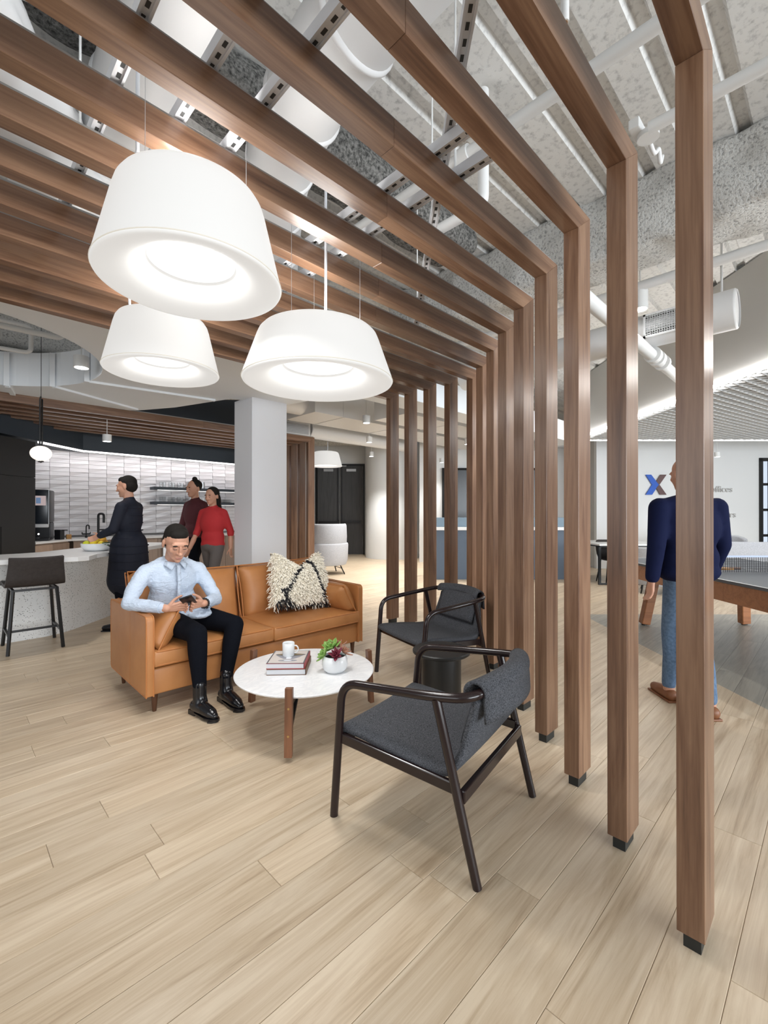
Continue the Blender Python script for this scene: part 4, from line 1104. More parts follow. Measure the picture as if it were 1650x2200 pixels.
sec = spline([(0.235,0.592),(0.22,0.618),(0.10,0.624),(-0.10,0.620),(-0.185,0.628),(-0.215,0.67),(-0.235,0.76),(-0.265,0.885)], 6)
rows = []
for q in sec:
    k = min(1, max(0, (q.y-0.63)/0.2)); wv = 0.228-0.022*k
    rows.append([(wv*x, q.x-0.02*k*(1-x*x)+0.012*k, q.y+0.006*x*x) for x in [-1+2*i/10 for i in range(11)]])
MB().sheet(rows).build('seat_shell', 'brown_leatherette', stl, True, solid=0.032, bevel=0.010, bseg=3)

bw = thing('fruit_bowl', 'low white ceramic bowl on the bar end', 'bowl', (1.30,6.03,0.868))
MB().lathe([(0.0,0),(0.085,0),(0.125,0.012),(0.155,0.045),(0.163,0.085),(0.157,0.088),(0.148,0.05),(0.12,0.02),(0.0,0.014)], (0,0,0), 44).build('bowl_shell', 'ceramic_white', bw, True, 50)
fr = [(-0.09,0.06,0.085,'lime','lime'),(-0.05,-0.06,0.09,'lemon','lemon'),(0.02,-0.09,0.085,'lemon','lemon'),(0.08,0.02,0.09,'orange','orange_fruit'),(0.01,0.04,0.125,'lemon','lemon'),(0.05,-0.03,0.13,'orange','orange_fruit'),(-0.11,0.0,0.080,'lime','lime'),(0.03,0.10,0.085,'orange','orange_fruit')]
LBL = ['yellow-green lime at the left rim of the fruit bowl','yellow lemon low at the near side of the bowl','yellow lemon at the near rim below the orange','orange resting on the right side of the bowl','yellow lemon on top of the fruit pile','orange on top of the fruit pile','small lime at the far left of the bowl','orange at the back of the fruit bowl']
for (x, yv, z, nm, mt), lb in zip(fr, LBL):
    o = MB().ell((0,0,0), (0.036,0.032,0.032) if nm != 'orange' else (0.038,0.038,0.036), None, 18, 12).build(nm, mt, None, True)
    o.location = (1.30+x, 6.03+yv, 0.868+z); o.rotation_euler = (0,0.3,x*9); tag(o, lb, nm if nm != 'lime' else 'lime', 'fruit in the bowl')
    if nm != 'lime': MB().ell((0.036,0,0), (0.006,0.005,0.005), None, 8, 6).build('stem_tip', 'leaf_dark', o, True)
lv = thing('leaf_sprig', 'dark green leafy sprig hanging over the fruit bowl rim', 'leaves', (1.30,6.03,0.868))
lm = leaf_mesh(0.07, 0.016, 0.003, True); lm.materials.append(M['leaf_dark'])
for k in range(5):
    o = inst(lm, 'leaf', (0.115*math.cos(-1.3+0.22*k), 0.125*math.sin(-1.3+0.22*k), 0.10), lv); o.rotation_euler = (0.4*k, R(35+12*k), -1.4+0.35*k)

# coffee machine
cm = thing('coffee_machine', 'tall black coffee machine with a touch screen on the kitchen counter', 'coffee machine', (*diag(-5.40,7.02), 0.872), DROT+R(28))
MB().prism([(-0.20,-0.02),(0.16,-0.02),(0.16,0.40),(-0.20,0.40)], 0.28, 0.80).build('body', 'black_plastic', cm, bevel=0.025, bseg=3)
MB().prism([(-0.20,0.10),(0.155,0.10),(0.155,0.40),(-0.20,0.40)], 0.0, 0.28).build('lower_body', 'black_plastic', cm, bevel=0.012)
fp = MB().box((-0.10,-0.045,0.26), (0.145,-0.02,0.79)).build('front_panel', 'screen_dark', cm, bevel=0.012, bseg=3)
MB().box((-0.108,-0.040,0.255), (-0.100,-0.018,0.795)).box((0.145,-0.040,0.255), (0.153,-0.018,0.795)).build('chrome_edge', 'steel', fp)
MB().box((-0.07,-0.047,0.55), (0.115,-0.045,0.70)).build('screen', 'screen_lit', fp)
MB().box((-0.01,-0.0485,0.58), (0.05,-0.047,0.67)).build('screen_icon', 'screen_icon', fp)
MB().prism([(-0.105,-0.06),(0.15,-0.06),(0.15,0.0),(-0.105,0.0)], 0.205, 0.262).build('spout_cover', 'plastic_grey', cm, bevel=0.014, bseg=3)
MB().box((-0.22,-0.10,0.0), (0.17,0.12,0.045)).build('drip_tray', 'black_plastic', cm, bevel=0.01)
MB().ell((0.0,0.095,0.10), (0.012,0.006,0.012), None, 10, 8).build('indicator_light', 'led', cm, True)
o = thing('knock_box', 'small black knock box beside the coffee machine', 'box', (*diag(-5.30,7.36), 0.872), DROT)
MB().box((-0.05,-0.05,0.0), (0.05,0.05,0.16)).build('box_body', 'black_plastic', o, bevel=0.006); MB().box((-0.05,-0.012,0.145), (0.13,0.012,0.16)).build('handle', 'black_plastic', o, bevel=0.004)
o = MB().box((-0.035,-0.03,0), (0.035,0.03,0.075)).build('cork_block', 'cork', None, bevel=0.004); o.location = (*diag(-5.26,7.52), 0.872); tag(o, 'small cork box on the counter by the coffee machine', 'box')
def faucet(label, loc, h, r, tall):
    t = thing('faucet', label, 'faucet', loc, 0, 'black kitchen faucets')
    MB().tube([(0,0,0),(0,0,0.03)], r*1.9, 16).build('base', 'black_metal', t, True, 40)
    if tall:
        MB().tube(fillet([(0,0,0.0),(0,0,h),(0.06,-0.11,h),(0.06,-0.11,h*0.62)], 0.05, 6), r, 12).build('spout', 'black_metal', t, True, 50)
        MB().tube([(0,0,h*0.32),(0.11,-0.03,h*0.32)], r*0.7, 10).build('lever', 'black_metal', t, True, 50)
    else:
        MB().tube(fillet([(0,0,0.0),(0,0,h),(0.03,-0.075,h),(0.03,-0.075,h*0.68)], 0.045, 6), r, 12).build('spout', 'black_metal', t, True, 50)
        MB().tube([(-0.06,0,h*0.30),(0.06,0,h*0.30)], r*1.2, 10).tube([(-0.06,0,h*0.28),(-0.06,0,h*0.45)], r*0.8, 8).tube([(0.06,0,h*0.28),(0.06,0,h*0.45)], r*0.8, 8).build('valve_handles', 'black_metal', t, True, 50)
faucet('tall black gooseneck faucet behind the fruit bowl', (2.02,9.28,0.872), 0.42, 0.020, True)
faucet('small black filtered-water faucet left of the tall faucet', (1.84,9.30,0.872), 0.22, 0.010, False)

# floating shelves with cups and glasses
for zz, lb in ((1.765,'upper'),(1.475,'lower')):
    s = thing('floating_shelf', 'black floating shelf on the tiled wall, the %s one' % lb, 'shelf', (2.97,9.36,zz), 0, 'black floating shelves')
    MB().box((0,0,0), (1.9,0.24,0.055)).build('board', 'navy_paint', s, bevel=0.002); MB().box((0.1,0.1,-0.003), (1.85,0.12,0.0)).build('light_groove', 'led_warm', s)
GL = MB().lathe([(0.0,0.0),(0.026,0.0),(0.032,0.10),(0.0305,0.10),(0.025,0.006),(0.0,0.006)], (0,0,0), 18).mesh('drinking_glass', 'glass', True, 50)
MG = MB().lathe([(0.0,0.0),(0.036,0.0),(0.040,0.01),(0.040,0.09),(0.037,0.09),(0.037,0.012),(0.0,0.01)], (0,0,0), 20)
MGm = MG.mesh('cup', 'ceramic_white', True, 50)
HD = MB().tube([(0.038,0,0.075),(0.062,0,0.07),(0.066,0,0.05),(0.058,0,0.028),(0.038,0,0.022)], 0.005, 8).mesh('handle', 'ceramic_white', True)
for k in range(10):
    for zz, lb, sh_ in ((1.820,'upper','upper'),(1.530,'lower','lower')):
        if lb == 'upper' and k > 5: continue
        if k < 6:
            o = inst(GL, 'drinking_glass', (3.12+0.085*k, 9.43+0.06*(k % 2), zz)); tag(o, 'clear drinking glass, %s from the left on the %s black shelf' % (ORD[k].replace('nearest', 'first'), lb), 'glass', 'glasses on the %s shelf' % lb)
        else:
            o = thing('coffee_cup', 'white coffee cup on the lower black shelf, %s from the left' % ORD[k-6].replace('nearest', 'first'), 'cup', (3.16+0.09*k, 9.43+0.05*(k % 2), zz), 0.4, 'cups on the lower shelf')
            inst(MGm, 'cup', (0,0,0), o); inst(HD, 'handle', (0,0,0), o)
for k, uu in enumerate((3.70,3.95)):
    o = thing('storage_jar', 'grey metal jar on the upper black shelf, %s one' % ('left', 'right')[k], 'jar', (uu,9.46,1.820), 0, 'metal jars on the upper shelf')
    MB().lathe([(0,0),(0.055,0),(0.055,0.11),(0,0.11)], (0,0,0), 24).build('jar_body', 'steel', o, True, 40); MB().lathe([(0,0.11),(0.05,0.11),(0.05,0.135),(0.0,0.135)], (0,0,0), 24).build('lid', 'steel', o, True, 40)
for k in range(4):
    o = MB().lathe([(0.0,0),(0.05,0),(0.11,0.014),(0.108,0.017),(0.05,0.005),(0.0,0.005)], (0,0,0), 28).build('plate', 'ceramic_white', None, True, 50); o.location = (4.50,9.48,1.530+0.018*k)
    tag(o, 'white plate, %s in the stack on the lower black shelf' % ('bottom', 'second from bottom', 'third from bottom', 'topmost')[k], 'plate', 'plates on the lower shelf')

# globe pendant and downlights
g = thing('globe_pendant', 'slim black loop pendant with a glowing round globe over the bar', 'pendant lamp', (*diag(-3.785,4.97), 1.96))
MB().ell((0,0,0), (0.100,0.100,0.082), None, 32, 20).build('globe', 'globe', g, True)
MB().tube([(0,0,0.62),(0,0,1.95)], 0.003, 6).build('cord', 'black_metal', g)
gx, gy = math.sin(YAW), -math.cos(YAW)
MB().tube(fillet([(0.012*gx,0.012*gy,0.60),(0.012*gx,0.012*gy,-0.0),( 0.108*0+0.012*gx, 0.012*gy, -0.095),(-0.012*gx,-0.012*gy,-0.095),(-0.012*gx,-0.012*gy,0.60),(0,0,0.63)], 0.012, 4), 0.0085, 8).build('loop', 'black_metal', g, True)
MB().tube([(-0.03*gx,-0.03*gy,-0.09),(0.03*gx,0.03*gy,-0.09)], 0.007, 8).build('end_clip', 'black_metal', g)
def downlight(label, loc, r, h, rod=1.0, power=10, tint=(1,0.98,0.95)):
    t = thing('downlight', label, 'downlight', loc, 0, 'white cylinder downlights')
    MB().lathe([(r*0.86,0.01),(r*0.88,0.0),(r,0.0),(r,h),(0,h)], (0,0,0), 28).build('housing', 'white_paint', t, True, 40)
    MB().lathe([(0.0,0.007),(r*0.865,0.007)], (0,0,0), 28).build('lens', 'led', t)
    MB().tube([(0,0,h),(0,0,h+rod)], 0.005, 6).build('rod', 'white_paint', t)
    l = bpy.data.lights.new('downlight_light', 'SPOT'); l.energy = power; l.spot_size = R(115); l.spot_blend = 0.7; l.shadow_soft_size = r; l.color = tint
    lo = bpy.data.objects.new('downlight_light', l); C.objects.link(lo); lo.location = (0,0,-0.005); lo.parent = t
    return t
downlight('white cylinder downlight hanging through the round ceiling opening', (1.03,5.43,2.78), 0.070, 0.115, 1.0, 60)
downlight('small white cylinder downlight under the kitchen canopy', (1.724,7.433,2.335), 0.058, 0.10, 0.32, 80)
for k, (x, d) in enumerate(((-0.285,7.3),(-0.305,9.3),(-0.325,11.6),(-0.34,13.0))):
    downlight('white cylinder downlight, %s in the line toward the double doors' % ('first', 'second', 'third', 'last')[k], (*diag(x,d), 2.76), 0.060, 0.12, 0.07 if k == 1 else 1.06, 330)
downlight('white cylinder downlight near the dark screen behind the reception', (*diag(1.46,11.4), 2.58), 0.055, 0.11, 1.25, 70)
downlight('white cylinder downlight above the reception desk', (*diag(1.72,9.3), 2.72), 0.055, 0.11, 0.03, 220)
downlight('white cylinder downlight between the second and third posts', (*diag(2.39,4.2), 3.20), 0.066, 0.17, 0.57, 60)
downlight('small white downlight on the logo wall ceiling', (*diag(7.1,9.6), 2.50), 0.055, 0.10, 1.2, 60)

# ================================================================== CEILING SERVICES
def duct(name, pts, r, label, bands=True, matn='duct_paint', spl=True, group='white round ducts'):
    t = thing(name, label, 'duct', (0,0,0), 0, group)
    path = spline(pts, 8) if spl else [V(p) for p in pts]
    MB().tube(path, r, 36).build('duct_body', matn, t, True, 50)
    if bands:
        acc = 0
        for a, bb in zip(path, path[1:]):
            acc += (bb-a).length
            if acc > 0.42:
                acc = 0; d = (bb-a).normalized()*0.02
                MB().tube([a-d,a-d*0.4,a+d*0.4,a+d], [r,r+0.012,r+0.012,r], 36, cap=False).build('joint_band', matn, t, True)
    return t
duct('round_duct', [(1.27,-0.3,3.45),(1.285,0.6,3.45),(1.30,1.57,3.45),(1.37,2.03,3.45),(1.51,2.46,3.45),(1.75,2.92,3.45),(2.1,3.5,3.45)], 0.20, 'curving white round duct above the slats over the coffee table')
duct('round_duct', [(0.66,-0.3,3.42),(0.68,1.0,3.42),(0.695,2.0,3.42),(0.70,2.43,3.42),(0.75,3.2,3.42)], 0.19, 'straight white round duct above the nearest drum pendant')
b = MB(); rs = random.Random(5)
path = spline([(-0.6,1.4,3.25),(-0.15,2.1,3.25),(0.25,2.75,3.25),(0.6,3.3,3.25),(1.2,3.6,3.25)], 10)
b.tube(path, [0.24+rs.uniform(-0.02,0.025) for _ in path], 40)
b.v = [tuple(V(p)+V((rs.gauss(0,0.010), rs.gauss(0,0.010), rs.gauss(0,0.010)))) for p in b.v]
o = b.build('wrapped_duct', 'duct_paint', None, True); mods(o, sub=1); tag(o, 'crinkled white wrapped duct above the left slats', 'duct')
rough_box('insulation_wrap', (-0.7,1.95,3.35), (0.35,2.3,3.75), 'fireproofing', 'speckled fireproofing lump above the far left slats', 0.09)
def pipe(label, pts, r, fr=0.06, matn='white_paint', name='sprinkler_pipe', couplings=()):
    t = thing(name, label, 'pipe', (0,0,0), 0, 'white painted pipes')
    MB().tube(fillet(pts, fr, 6), r, 16).build('pipe_run', matn, t, True, 50)
    for a, bb in couplings: MB().tube([a,bb], r*1.45, 16).build('coupling', matn, t, True, 50)
    return t
pipe('white sprinkler pipe crossing above the nearest frames', [(2.35,-2.5,3.55),(2.35,3.6,3.55)], 0.036, couplings=[((2.35,1.62,3.55),(2.35,1.70,3.55)),((2.35,0.9,3.55),(2.35,0.97,3.55))])
pipe('white sprinkler pipe above and right of the nearest post', [(2.95,-2.5,3.55),(2.95,0.78,3.55)], 0.034)
pipe('white sprinkler pipe behind the fireproofed beam', [(4.61,-0.55,3.4),(4.61,4.0,3.4)], 0.042)
pipe('white drop pipe bending below the deck beside the fifth frame', [(2.38,1.54,3.9),(2.38,1.54,3.2),(2.38,1.9,3.2)], 0.034)
pipe('thick white pipe with bolted couplings behind the second post', [(3.2,1.33,2.905),(6.55,1.35,2.905)], 0.055, couplings=[((5.12,1.332,2.905),(5.20,1.332,2.905)),((5.26,1.332,2.905),(5.35,1.332,2.905)),((5.46,1.332,2.905),(5.52,1.332,2.905))])
pipe('thin white conduit loop inside the round ceiling opening', [(-0.9,6.35,3.02),(0.70,6.1,3.02),(0.70,6.1,3.30),(0.1,6.1,3.30),(0.1,6.1,3.10)], 0.022)
pipe('white pipe run inside the round ceiling opening', [(-1.2,5.75,3.1),(0.90,5.62,3.1),(0.90,5.62,3.22),(1.12,5.62,3.22)], 0.028)
pipe('white pipe near the front rim of the round opening', [(-1.05,4.92,3.05),(0.55,4.95,3.05)], 0.026)
# flat conduits strapped down the opening wall and under the soffit
def conduit(label, a, bb):
    t = thing('surface_conduit', label, 'conduit', (0,0,0), 0, 'painted surface conduits')
    a = V(a); bb = V(bb); MB().bar((a.x,a.y,ZS0-0.012), (bb.x,bb.y,ZS0-0.012), 0.05, 0.024).build('horizontal_run', 'soffit_paint', t)
    inn = V((-0.1,5.5,0)); dirn = (V((a.x,a.y,0))-inn).normalized()
    p = a-dirn*0.028; MB().bar((p.x,p.y,ZS0-0.02), (p.x,p.y,ZS0+0.36), 0.05, 0.05, (1,0,0)).build('vertical_run', 'soffit_paint', t)
conduit('painted conduit from the opening toward the bar, leftmost', (0.55,6.62,0), (0.75,7.6,0))
conduit('painted conduit under the soffit, middle one', (0.93,6.29,0), (1.95,6.85,0))
conduit('painted conduit under the soffit, nearest the column', (1.17,5.78,0), (2.50,5.60,0))
# pipe insulation and hanger near the column
duct('insulated_pipe', [(2.1,7.2,2.98),(2.6,6.5,2.98),(3.2,5.95,2.98)], 0.05, 'fuzzy insulated pipe above the kitchen side of the column', False, 'fireproofing', group=None)
# rectangular and round ducts beyond the posts
def rect_duct(label, a, bb, rz=0, seams=()):
    t = thing('rectangular_duct', label, 'duct', (0,0,0), rz, 'white rectangular ducts')
    MB().box(a, bb).build('duct_body', 'duct_paint', t, bevel=0.004)
    for x in seams: MB().box((x-0.008,a[1]-0.008,a[2]-0.008), (x+0.008,bb[1]+0.008,bb[2]+0.008)).build('seam_flange', 'duct_paint', t)
    return t
rect_duct('large white rectangular duct beyond the column', (4.35,6.0,2.95), (9.7,6.85,3.4), seams=(4.95,6.3,7.6))
duct('round_duct', [(3.55,6.4,3.2),(4.35,6.4,3.2)], 0.24, 'short round white duct end beside the column top', False, spl=False)
duct('round_duct', [(5.55,7.9,3.08),(8.6,7.9,3.08)], 0.19, 'round white duct above the far canopy posts', spl=False)
vt = thing('vent_grille', 'grey louvred vent box above the far canopy posts', 'vent', (4.6,7.75,2.90)); MB().box((0,0,0), (0.9,0.3,0.26)).build('box', 'duct_paint', vt)
for k in range(7): MB().box((0.05,-0.012,0.03+0.03*k), (0.85,0.0,0.045+0.03*k)).build('louvre', 'steel', vt)
rect_duct('white rectangular duct seen between the far posts', (5.2,4.75,2.86), (10.5,5.5,3.25), seams=(6.4,7.8))
vt = thing('vent_grille', 'grey louvred vent on the duct between the far posts', 'vent', (6.55,4.735,2.92)); MB().box((0,0,0), (0.34,0.015,0.26)).build('frame', 'duct_paint', vt)
for k in range(8): MB().box((0.02,-0.01,0.03+0.027*k), (0.32,0.0,0.042+0.027*k)).build('louvre', 'steel', vt)
# round duct with grille behind the two nearest posts
dk = duct('round_duct', [(5.10,0.66,3.14),(5.10,3.6,3.14)], 0.165, 'round white duct with an end cap hanging behind the nearest post', spl=False)
MB().tube([(5.10,0.655,3.14),(5.10,0.85,3.14)], 0.178, 36).build('end_cap', 'duct_paint', dk, True, 40)
vt = thing('vent_grille', 'white egg-crate vent grille on the round duct between two posts', 'vent', (4.925,0.98,3.02))
MB().box((0,0,0.0), (0.03,0.38,0.02)).box((0,0,0.21), (0.03,0.38,0.23)).box((0,0,0), (0.03,0.02,0.23)).box((0,0.36,0), (0.03,0.38,0.23)).build('frame', 'duct_paint', vt)
MB().box((0.022,0.02,0.02), (0.028,0.36,0.21)).build('backing', 'slot', vt)
for k in range(16): MB().box((0.0,0.03+0.0205*k,0.02), (0.02,0.0345+0.0205*k,0.21)).build('blade', 'duct_paint', vt)
for k in range(9): MB().box((0.0,0.02,0.033+0.0205*k), (0.02,0.36,0.0375+0.0205*k)).build('blade', 'duct_paint', vt)
pipe('hanger rod holding the round duct cap', [(5.10,0.76,3.3),(5.10,0.76,3.94)], 0.010, name='hanger_rod')
jb = thing('junction_box', 'white electrical junction box with a curled conduit under the deck', 'junction box', (3.06,0.87,3.62))
MB().box((-0.09,-0.03,0.0), (0.09,0.03,0.06)).build('box', 'white_paint', jb, bevel=0.006); MB().lathe([(0,0),(0.06,0),(0.06,0.03),(0,0.03)], (0.02,-0.05,-0.03), 20).build('cover_disc', 'white_paint', jb, True, 40)
MB().tube(spline([(0.06,-0.04,0.0),(0.14,-0.05,-0.05),(0.2,-0.06,0.0),(0.24,-0.06,-0.06),(0.28,-0.06,0.0)], 6), 0.014, 8).build('conduit', 'white_paint', jb, True)
sk = thing('fire_sprinkler', 'small brass sprinkler head hanging above the second frame', 'sprinkler', (1.985,0.86,3.42)); MB().lathe([(0,0),(0.022,0),(0.022,0.006),(0.008,0.01),(0.012,0.05),(0.012,0.07),(0,0.07)], (0,0,0), 16).build('head', 'sprinkler_brass', sk, True, 40)
MB().tube([(0,0,0.07),(0,0,0.5)], 0.018, 12).build('drop', 'white_paint', sk, True, 40)

# ================================================================== GAMES AREA ON THE RIGHT (set out on the diagonal)
D0 = (0,0,0)
bh = MB().box((3.83,2.4,2.78), (3.93,9.0,3.93)).box((3.93,8.9,2.78), (13.5,9.0,3.93)).build('wall_bulkhead', 'grey_paint'); bh.rotation_euler = (0,0,DROT); tag(bh, 'grey bulkhead face above the glowing linear lights', kind='structure')
t = thing('linear_light', 'glowing linear light edging the grid ceiling, running away from the camera', 'strip light', D0, DROT); MB().box((3.80,2.4,2.755), (3.845,9.03,2.78)).build('strip', 'led_strong', t)
t = thing('linear_light', 'glowing linear light crossing the far edge of the grid ceiling', 'strip light', D0, DROT); MB().box((3.87,8.98,2.75), (13.5,9.03,2.78)).build('strip', 'led', t)
cg = MB().box((3.93,2.4,3.05), (13.5,8.9,3.08)).build('ceiling_grid', 'grey_paint'); cg.rotation_euler = (0,0,DROT); tag(cg, 'pale open-cell grid ceiling over the games area', kind='structure')
gr = MB(); x0, x1, y0, y1 = 3.9, 13.4, 2.4, 8.95
for sgn in (1, -1):
    c = -12.0
    while c < 24:
        # line y = sgn*x*0.62 + c clipped to the rectangle
        pts = []
        m_ = sgn*0.62
        for xx in (x0, x1):
            yy = m_*xx+c
            if y0 <= yy <= y1: pts.append((xx,yy))
        for yy in (y0, y1):
            xx = (yy-c)/m_
            if x0 <= xx <= x1: pts.append((xx,yy))
        if len(pts) >= 2:
            pts.sort(); a, bb = pts[0], pts[-1]
            if (a[0]-bb[0])**2+(a[1]-bb[1])**2 > 0.01: gr.bar((*a,2.785), (*bb,2.785), 0.014, 0.06)
        c += 0.125
o = gr.build('cell_blades', 'white_paint', cg); o['kind'] = 'stuff'
area('grid_ceiling_light', (*diag(6.2,5.6), 2.70), (*diag(6.2,5.6), 0.0), 4.0, 5.0, 60, (1,0.99,0.97))

tt = thing('table_tennis_table', 'walnut table tennis table with a grey playing surface', 'table', D0, DROT)
MB().box((2.75,2.73,0.735), (4.275,5.47,0.760)).build('playing_surface', 'tt_top', tt, bevel=0.003)
for a, bb in (((2.75,2.73),(2.77,5.47)),((4.255,2.73),(4.275,5.47)),((2.75,5.45),(4.275,5.47)),((2.75,2.73),(4.275,2.75)),((3.51,2.73),(3.515,5.47))):
    MB().box((*a,0.7600), (*bb,0.7606)).build('white_line', 'tt_line', tt)
ap = [((2.77,2.75),(2.80,5.45)),((4.225,2.75),(4.255,5.45)),((2.80,2.75),(4.225,2.78)),((2.80,5.42),(4.225,5.45))]
for k, (a, bb) in enumerate(ap): MB().box((*a,0.58), (*bb,0.735)).build('apron', 'walnut_apron', tt, bevel=0.004)
for x, yv, lx, ly in ((3.13,5.20,-0.10,0.10),(4.16,5.22,0.05,0.10),(2.92,2.98,-0.10,-0.1),(4.10,2.98,0.1,-0.1)):
    MB().bar((x,yv,0.62), (x-lx*-1,yv+ly*0.5,0.015), 0.10, 0.085, (0,1,0)).build('leg', 'walnut_apron', tt, bevel=0.01); MB().lathe([(0,0),(0.03,0),(0.03,0.02),(0,0.02)], (x+lx,yv+ly*0.5,0), 14).build('foot_pad', 'black_foot', tt)
nt = thing('table_net', 'dark mesh net stretched across the table tennis table', 'net', D0, DROT)
MB().box((2.60,4.095,0.900), (4.42,4.105,0.915)).build('top_tape', 'net_tape', nt)
for x in (2.60, 4.42): MB().tube([(x,4.1,0.70),(x,4.1,0.915)], 0.010, 10).build('post', 'black_metal', nt)
sn = MB()
for k in range(91): sn.bar((2.605+0.02*k,4.1,0.763), (2.605+0.02*k,4.1,0.90), 0.003, 0.003, (0,1,0))
for k in range(9): sn.bar((2.60,4.1,0.768+0.0155*k), (4.42,4.1,0.768+0.0155*k), 0.003, 0.003)
o = sn.build('mesh', 'net', nt); o['kind'] = 'stuff'
pd = thing('table_tennis_paddle', 'tan paddle lying beyond the net on the table tennis table', 'paddle', (*diag(3.28,4.35), 0.761), DROT)
MB().prism([(0.075*math.cos(a)*1.05, 0.075*math.sin(a)) for a in [2*PI*i/28 for i in range(28)]], 0.0, 0.012).build('blade', 'cork', pd); MB().box((0.06,-0.013,0.0), (0.16,0.013,0.018)).build('handle', 'walnut_table', pd, bevel=0.004)

# logo and lettering
lg = thing('wall_logo', 'raised X-shaped emblem in blue and brown on the white wall', 'logo', (*diag(0,10.58), 0), DROT)
zx = (1.735, 2.206); xa, xb = 6.135, 6.625; xm = (xa+xb)/2+0.02; zm = (zx[0]+zx[1])/2
def lprism(pts, name, matn): MB().prism([(p[0], p[1]) for p in pts], 0.0, 0.02, Matrix(((1,0,0,0),(0,0,-1,0),(0,1,0,0),(0,0,0,1)))).build(name, matn, lg)
lprism([(xa,zx[0]),(xa+0.15,zx[0]),(xm+0.045,zm),(xa+0.13,zx[1]),(xa,zx[1]),(xm-0.115,zm)], 'left_chevron', 'logo_blue')
lprism([(xb,zx[1]),(xb-0.14,zx[1]),(xm-0.02,zm+0.075),(xm+0.045,zm),(xm-0.02,zm-0.075),(xb-0.15,zx[0]),(xb,zx[0]),(xm+0.06,zm)], 'right_chevron', 'logo_brown')
for txt, xr, z in (('offices',8.19,1.80),('partners',8.27,1.205),('packages',8.23,0.57)):
    cu = bpy.data.curves.new('lettering', 'FONT'); cu.body = txt; cu.size = 0.20; cu.align_x = 'RIGHT'; cu.extrude = 0.012; cu.materials.append(M['letter_grey'])
    o = bpy.data.objects.new('wall_lettering', cu); C.objects.link(o); bpy.context.view_layer.update()
    me = bpy.data.meshes.new_from_object(o.evaluated_get(bpy.context.evaluated_depsgraph_get())); bpy.data.objects.remove(o)
    o = bpy.data.objects.new('wall_lettering', me); C.objects.link(o); o.location = (*diag(xr,10.585), z); o.rotation_euler = (PI/2,0,DROT)
    tag(o, 'raised grey word %s on the white wall' % txt, 'lettering')
dr = tag(bpy.data.objects.new('door_2', None), 'black framed frosted glass door in the logo wall', kind='structure'); C.objects.link(dr); dr.location = (*diag(8.82,10.6), 0); dr.rotation_euler = (0,0,DROT)
MB().box((0,-0.04,0), (0.07,0.02,2.60)).box((0.19,-0.03,0), (0.26,0.02,2.52)).box((1.2,-0.04,0), (1.3,0.02,2.60)).box((0,-0.04,2.52), (1.3,0.02,2.60)).box((0.07,-0.03,0.02), (1.2,0.0,0.1)).build('door_frame', 'black_metal', dr)
MB().box((0.26,-0.015,0.1), (1.2,0.0,2.52)).build('pane', 'frosted', dr); MB().box((0.07,-0.015,0.1), (0.19,0.0,2.52)).build('pane', 'frosted', dr)
for z in (0.75,1.35,1.95): MB().box((0.07,-0.02,z), (0.19,0.005,z+0.06)).build('glazing_bar', 'black_metal', dr)

# lounge seating beyond the net
def tub_sofa(label, x, d, W, Dp, H, rz=0, name='tub_chair', cat='armchair'):
    t = thing(name, label, cat, (*diag(x,d), 0), DROT+rz, None)
    outer = []
    for i in range(25):
        a = R(-20+220*i/24); outer.append((W/2*math.cos(a), Dp*0.42*math.sin(a)))
    rows = []
    for z, g in ((0.14,0.93),(0.22,1.0),(H*0.7,1.02),(H,0.98)): rows.append([(p[0]*g, p[1]*g, z + (0.0 if z < H*0.8 else -0.18*H*max(0, 0.35-math.sin(R(-20+220*i/24)))*0.6)) for i, p in enumerate(outer)])
    MB().sheet(rows).build('shell', 'grey_boucle', t, True, solid=0.09, bevel=0.03, bseg=3)
    add('seat_cushion', soft_box(W*0.84, Dp*0.72, 0.18, 0.02), 'grey_boucle', t, (-W*0.42,-Dp*0.40,0.26), bevel=0.04)
    for sx in (-1, 1):
        for sy in (-1, 1): MB().tube([(sx*W*0.30,sy*Dp*0.28,0.24),(sx*W*0.36,sy*Dp*0.36,0)], 0.012, 10).build('leg', 'black_metal', t, True)
    return t
tub_sofa('long low grey fabric sofa beyond the table tennis net', 6.45, 7.6, 2.4, 0.95, 0.84, R(180), 'grey_sofa', 'sofa')
tub_sofa('small pale grey tub chair behind the grey fabric sofa', 6.95, 9.3, 0.9, 0.8, 0.84)
tub_sofa('pale tub chair past the corner of the table tennis table', 4.55, 7.4, 0.8, 0.8, 0.74, R(150))

# white meeting table and side chair seen between posts
wt = thing('meeting_table', 'white meeting table with a black frame between the second and third posts', 'table', (*diag(4.02,8.7), 0), DROT)
MB().box((-0.15,-0.6,0.715), (1.1,0.6,0.745)).build('tabletop', 'quartz', wt, bevel=0.004); MB().box((-0.13,-0.58,0.69), (1.08,0.58,0.715)).build('edge_frame', 'black_metal', wt)
for x in (-0.1,1.05):
    for yv in (-0.5,0.5): MB().box((x-0.02,yv-0.02,0), (x+0.02,yv+0.02,0.69)).build('leg', 'black_metal', wt)
MB().box((-0.1,-0.52,0.0), (1.05,-0.48,0.03)).build('floor_bar', 'black_metal', wt)
wc = thing('side_chair', 'dark brown side chair on thin black legs at the white table', 'chair', (*diag(4.28,8.45), 0), DROT)
MB().sheet([[(-0.2+0.4*i/6, y_, z_) for i in range(7)] for y_, z_ in ((-0.22,0.44),(0,0.43),(0.18,0.45),(0.24,0.60),(0.27,0.80))]).build('seat_shell', 'brown_leatherette', wc, True, solid=0.03, sub=1)
for sx in (-1, 1):
    for sy in (-1, 1): MB().tube([(sx*0.15,sy*0.13,0.43),(sx*0.21,sy*0.19,0)], 0.011, 10).build('leg', 'black_metal', wc, True)

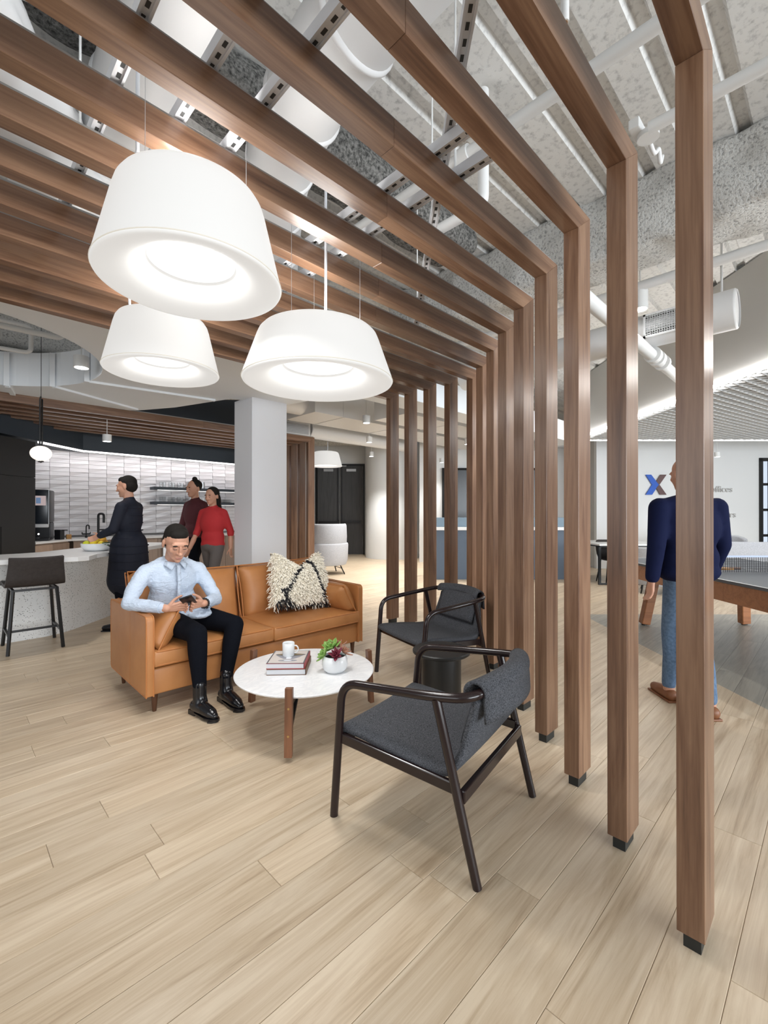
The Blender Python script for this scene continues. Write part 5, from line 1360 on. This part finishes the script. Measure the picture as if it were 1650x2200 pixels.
# reception desk and far armchair
rd = thing('reception_desk', 'blue-grey reception desk with a white ledge beyond the posts', 'reception desk', (*diag(0,8.75), 0), DROT)
MB().box((0.93,0.10,0.0), (3.70,0.7,0.97)).build('desk_body', 'desk_blue', rd, bevel=0.004); MB().box((0.93,0.16,1.03), (3.70,0.30,1.215)).build('upper_panel', 'desk_blue_top', rd, bevel=0.004)
MB().box((0.91,0.0,0.97), (3.72,0.40,1.03)).build('ledge', 'quartz', rd, bevel=0.004)
sc_ = thing('wall_screen', 'large dark blank screen on the wall behind the reception desk', 'screen', (*diag(0,11.98), 0), DROT)
MB().box((1.54,-0.05,0.9), (4.2,0.0,2.50)).build('panel', 'screen_dark', sc_, bevel=0.004); MB().box((1.54,-0.056,0.9), (1.60,-0.05,2.50)).box((1.60,-0.056,2.44), (4.2,-0.05,2.50)).build('bezel', 'gap_black', sc_)
ac = thing('high_back_armchair', 'pale grey high-back armchair near the double doors', 'armchair', (*diag(-1.22,9.75), 0), DROT+R(205))
rows = []
for z, g in ((0.20,0.90),(0.30,1.0),(0.62,1.03),(0.66,1.0)): rows.append([(0.40*g*math.cos(R(-35+250*i/24)), 0.36*g*math.sin(R(-35+250*i/24)), z) for i in range(25)])
MB().sheet(rows).build('seat_shell', 'grey_boucle', ac, True, solid=0.08, bevel=0.025, bseg=3)
rows = []
for z, g in ((0.62,0.98),(0.80,1.0),(1.02,0.98),(1.07,0.93)): rows.append([(0.38*g*math.cos(R(5+170*i/20)), 0.36*g*math.sin(R(5+170*i/20)), z) for i in range(21)])
MB().sheet(rows).build('back_shell', 'grey_boucle', ac, True, solid=0.08, bevel=0.025, bseg=3)
add('seat_cushion', soft_box(0.62,0.56,0.16,0.02), 'grey_boucle', ac, (-0.31,-0.32,0.28), bevel=0.04)
for sx in (-1, 1):
    for sy in (-1, 1): MB().tube([(sx*0.20,sy*0.18,0.24),(sx*0.29,sy*0.28,0)], 0.013, 10).build('leg', 'black_metal', ac, True)
    MB().tube([(sx*0.25,-0.23,0.12),(sx*0.25,0.23,0.12)], 0.007, 8).build('stretcher', 'black_metal', ac, True)
# far ceiling steel truss
ts = thing('ceiling_truss', 'white open steel truss near the deck beyond the posts', 'truss', (*diag(2.6,11.6), 3.0), DROT)
MB().box((0,0,0), (4.0,0.06,0.06)).box((0,0,0.5), (4.0,0.06,0.56)).build('chords', 'white_paint', ts)
for k in range(8): MB().bar((0.5*k,0.03,0.03 if k % 2 else 0.53), (0.5*k+0.5,0.03,0.53 if k % 2 else 0.03), 0.03, 0.03).build('web_bar', 'white_paint', ts)
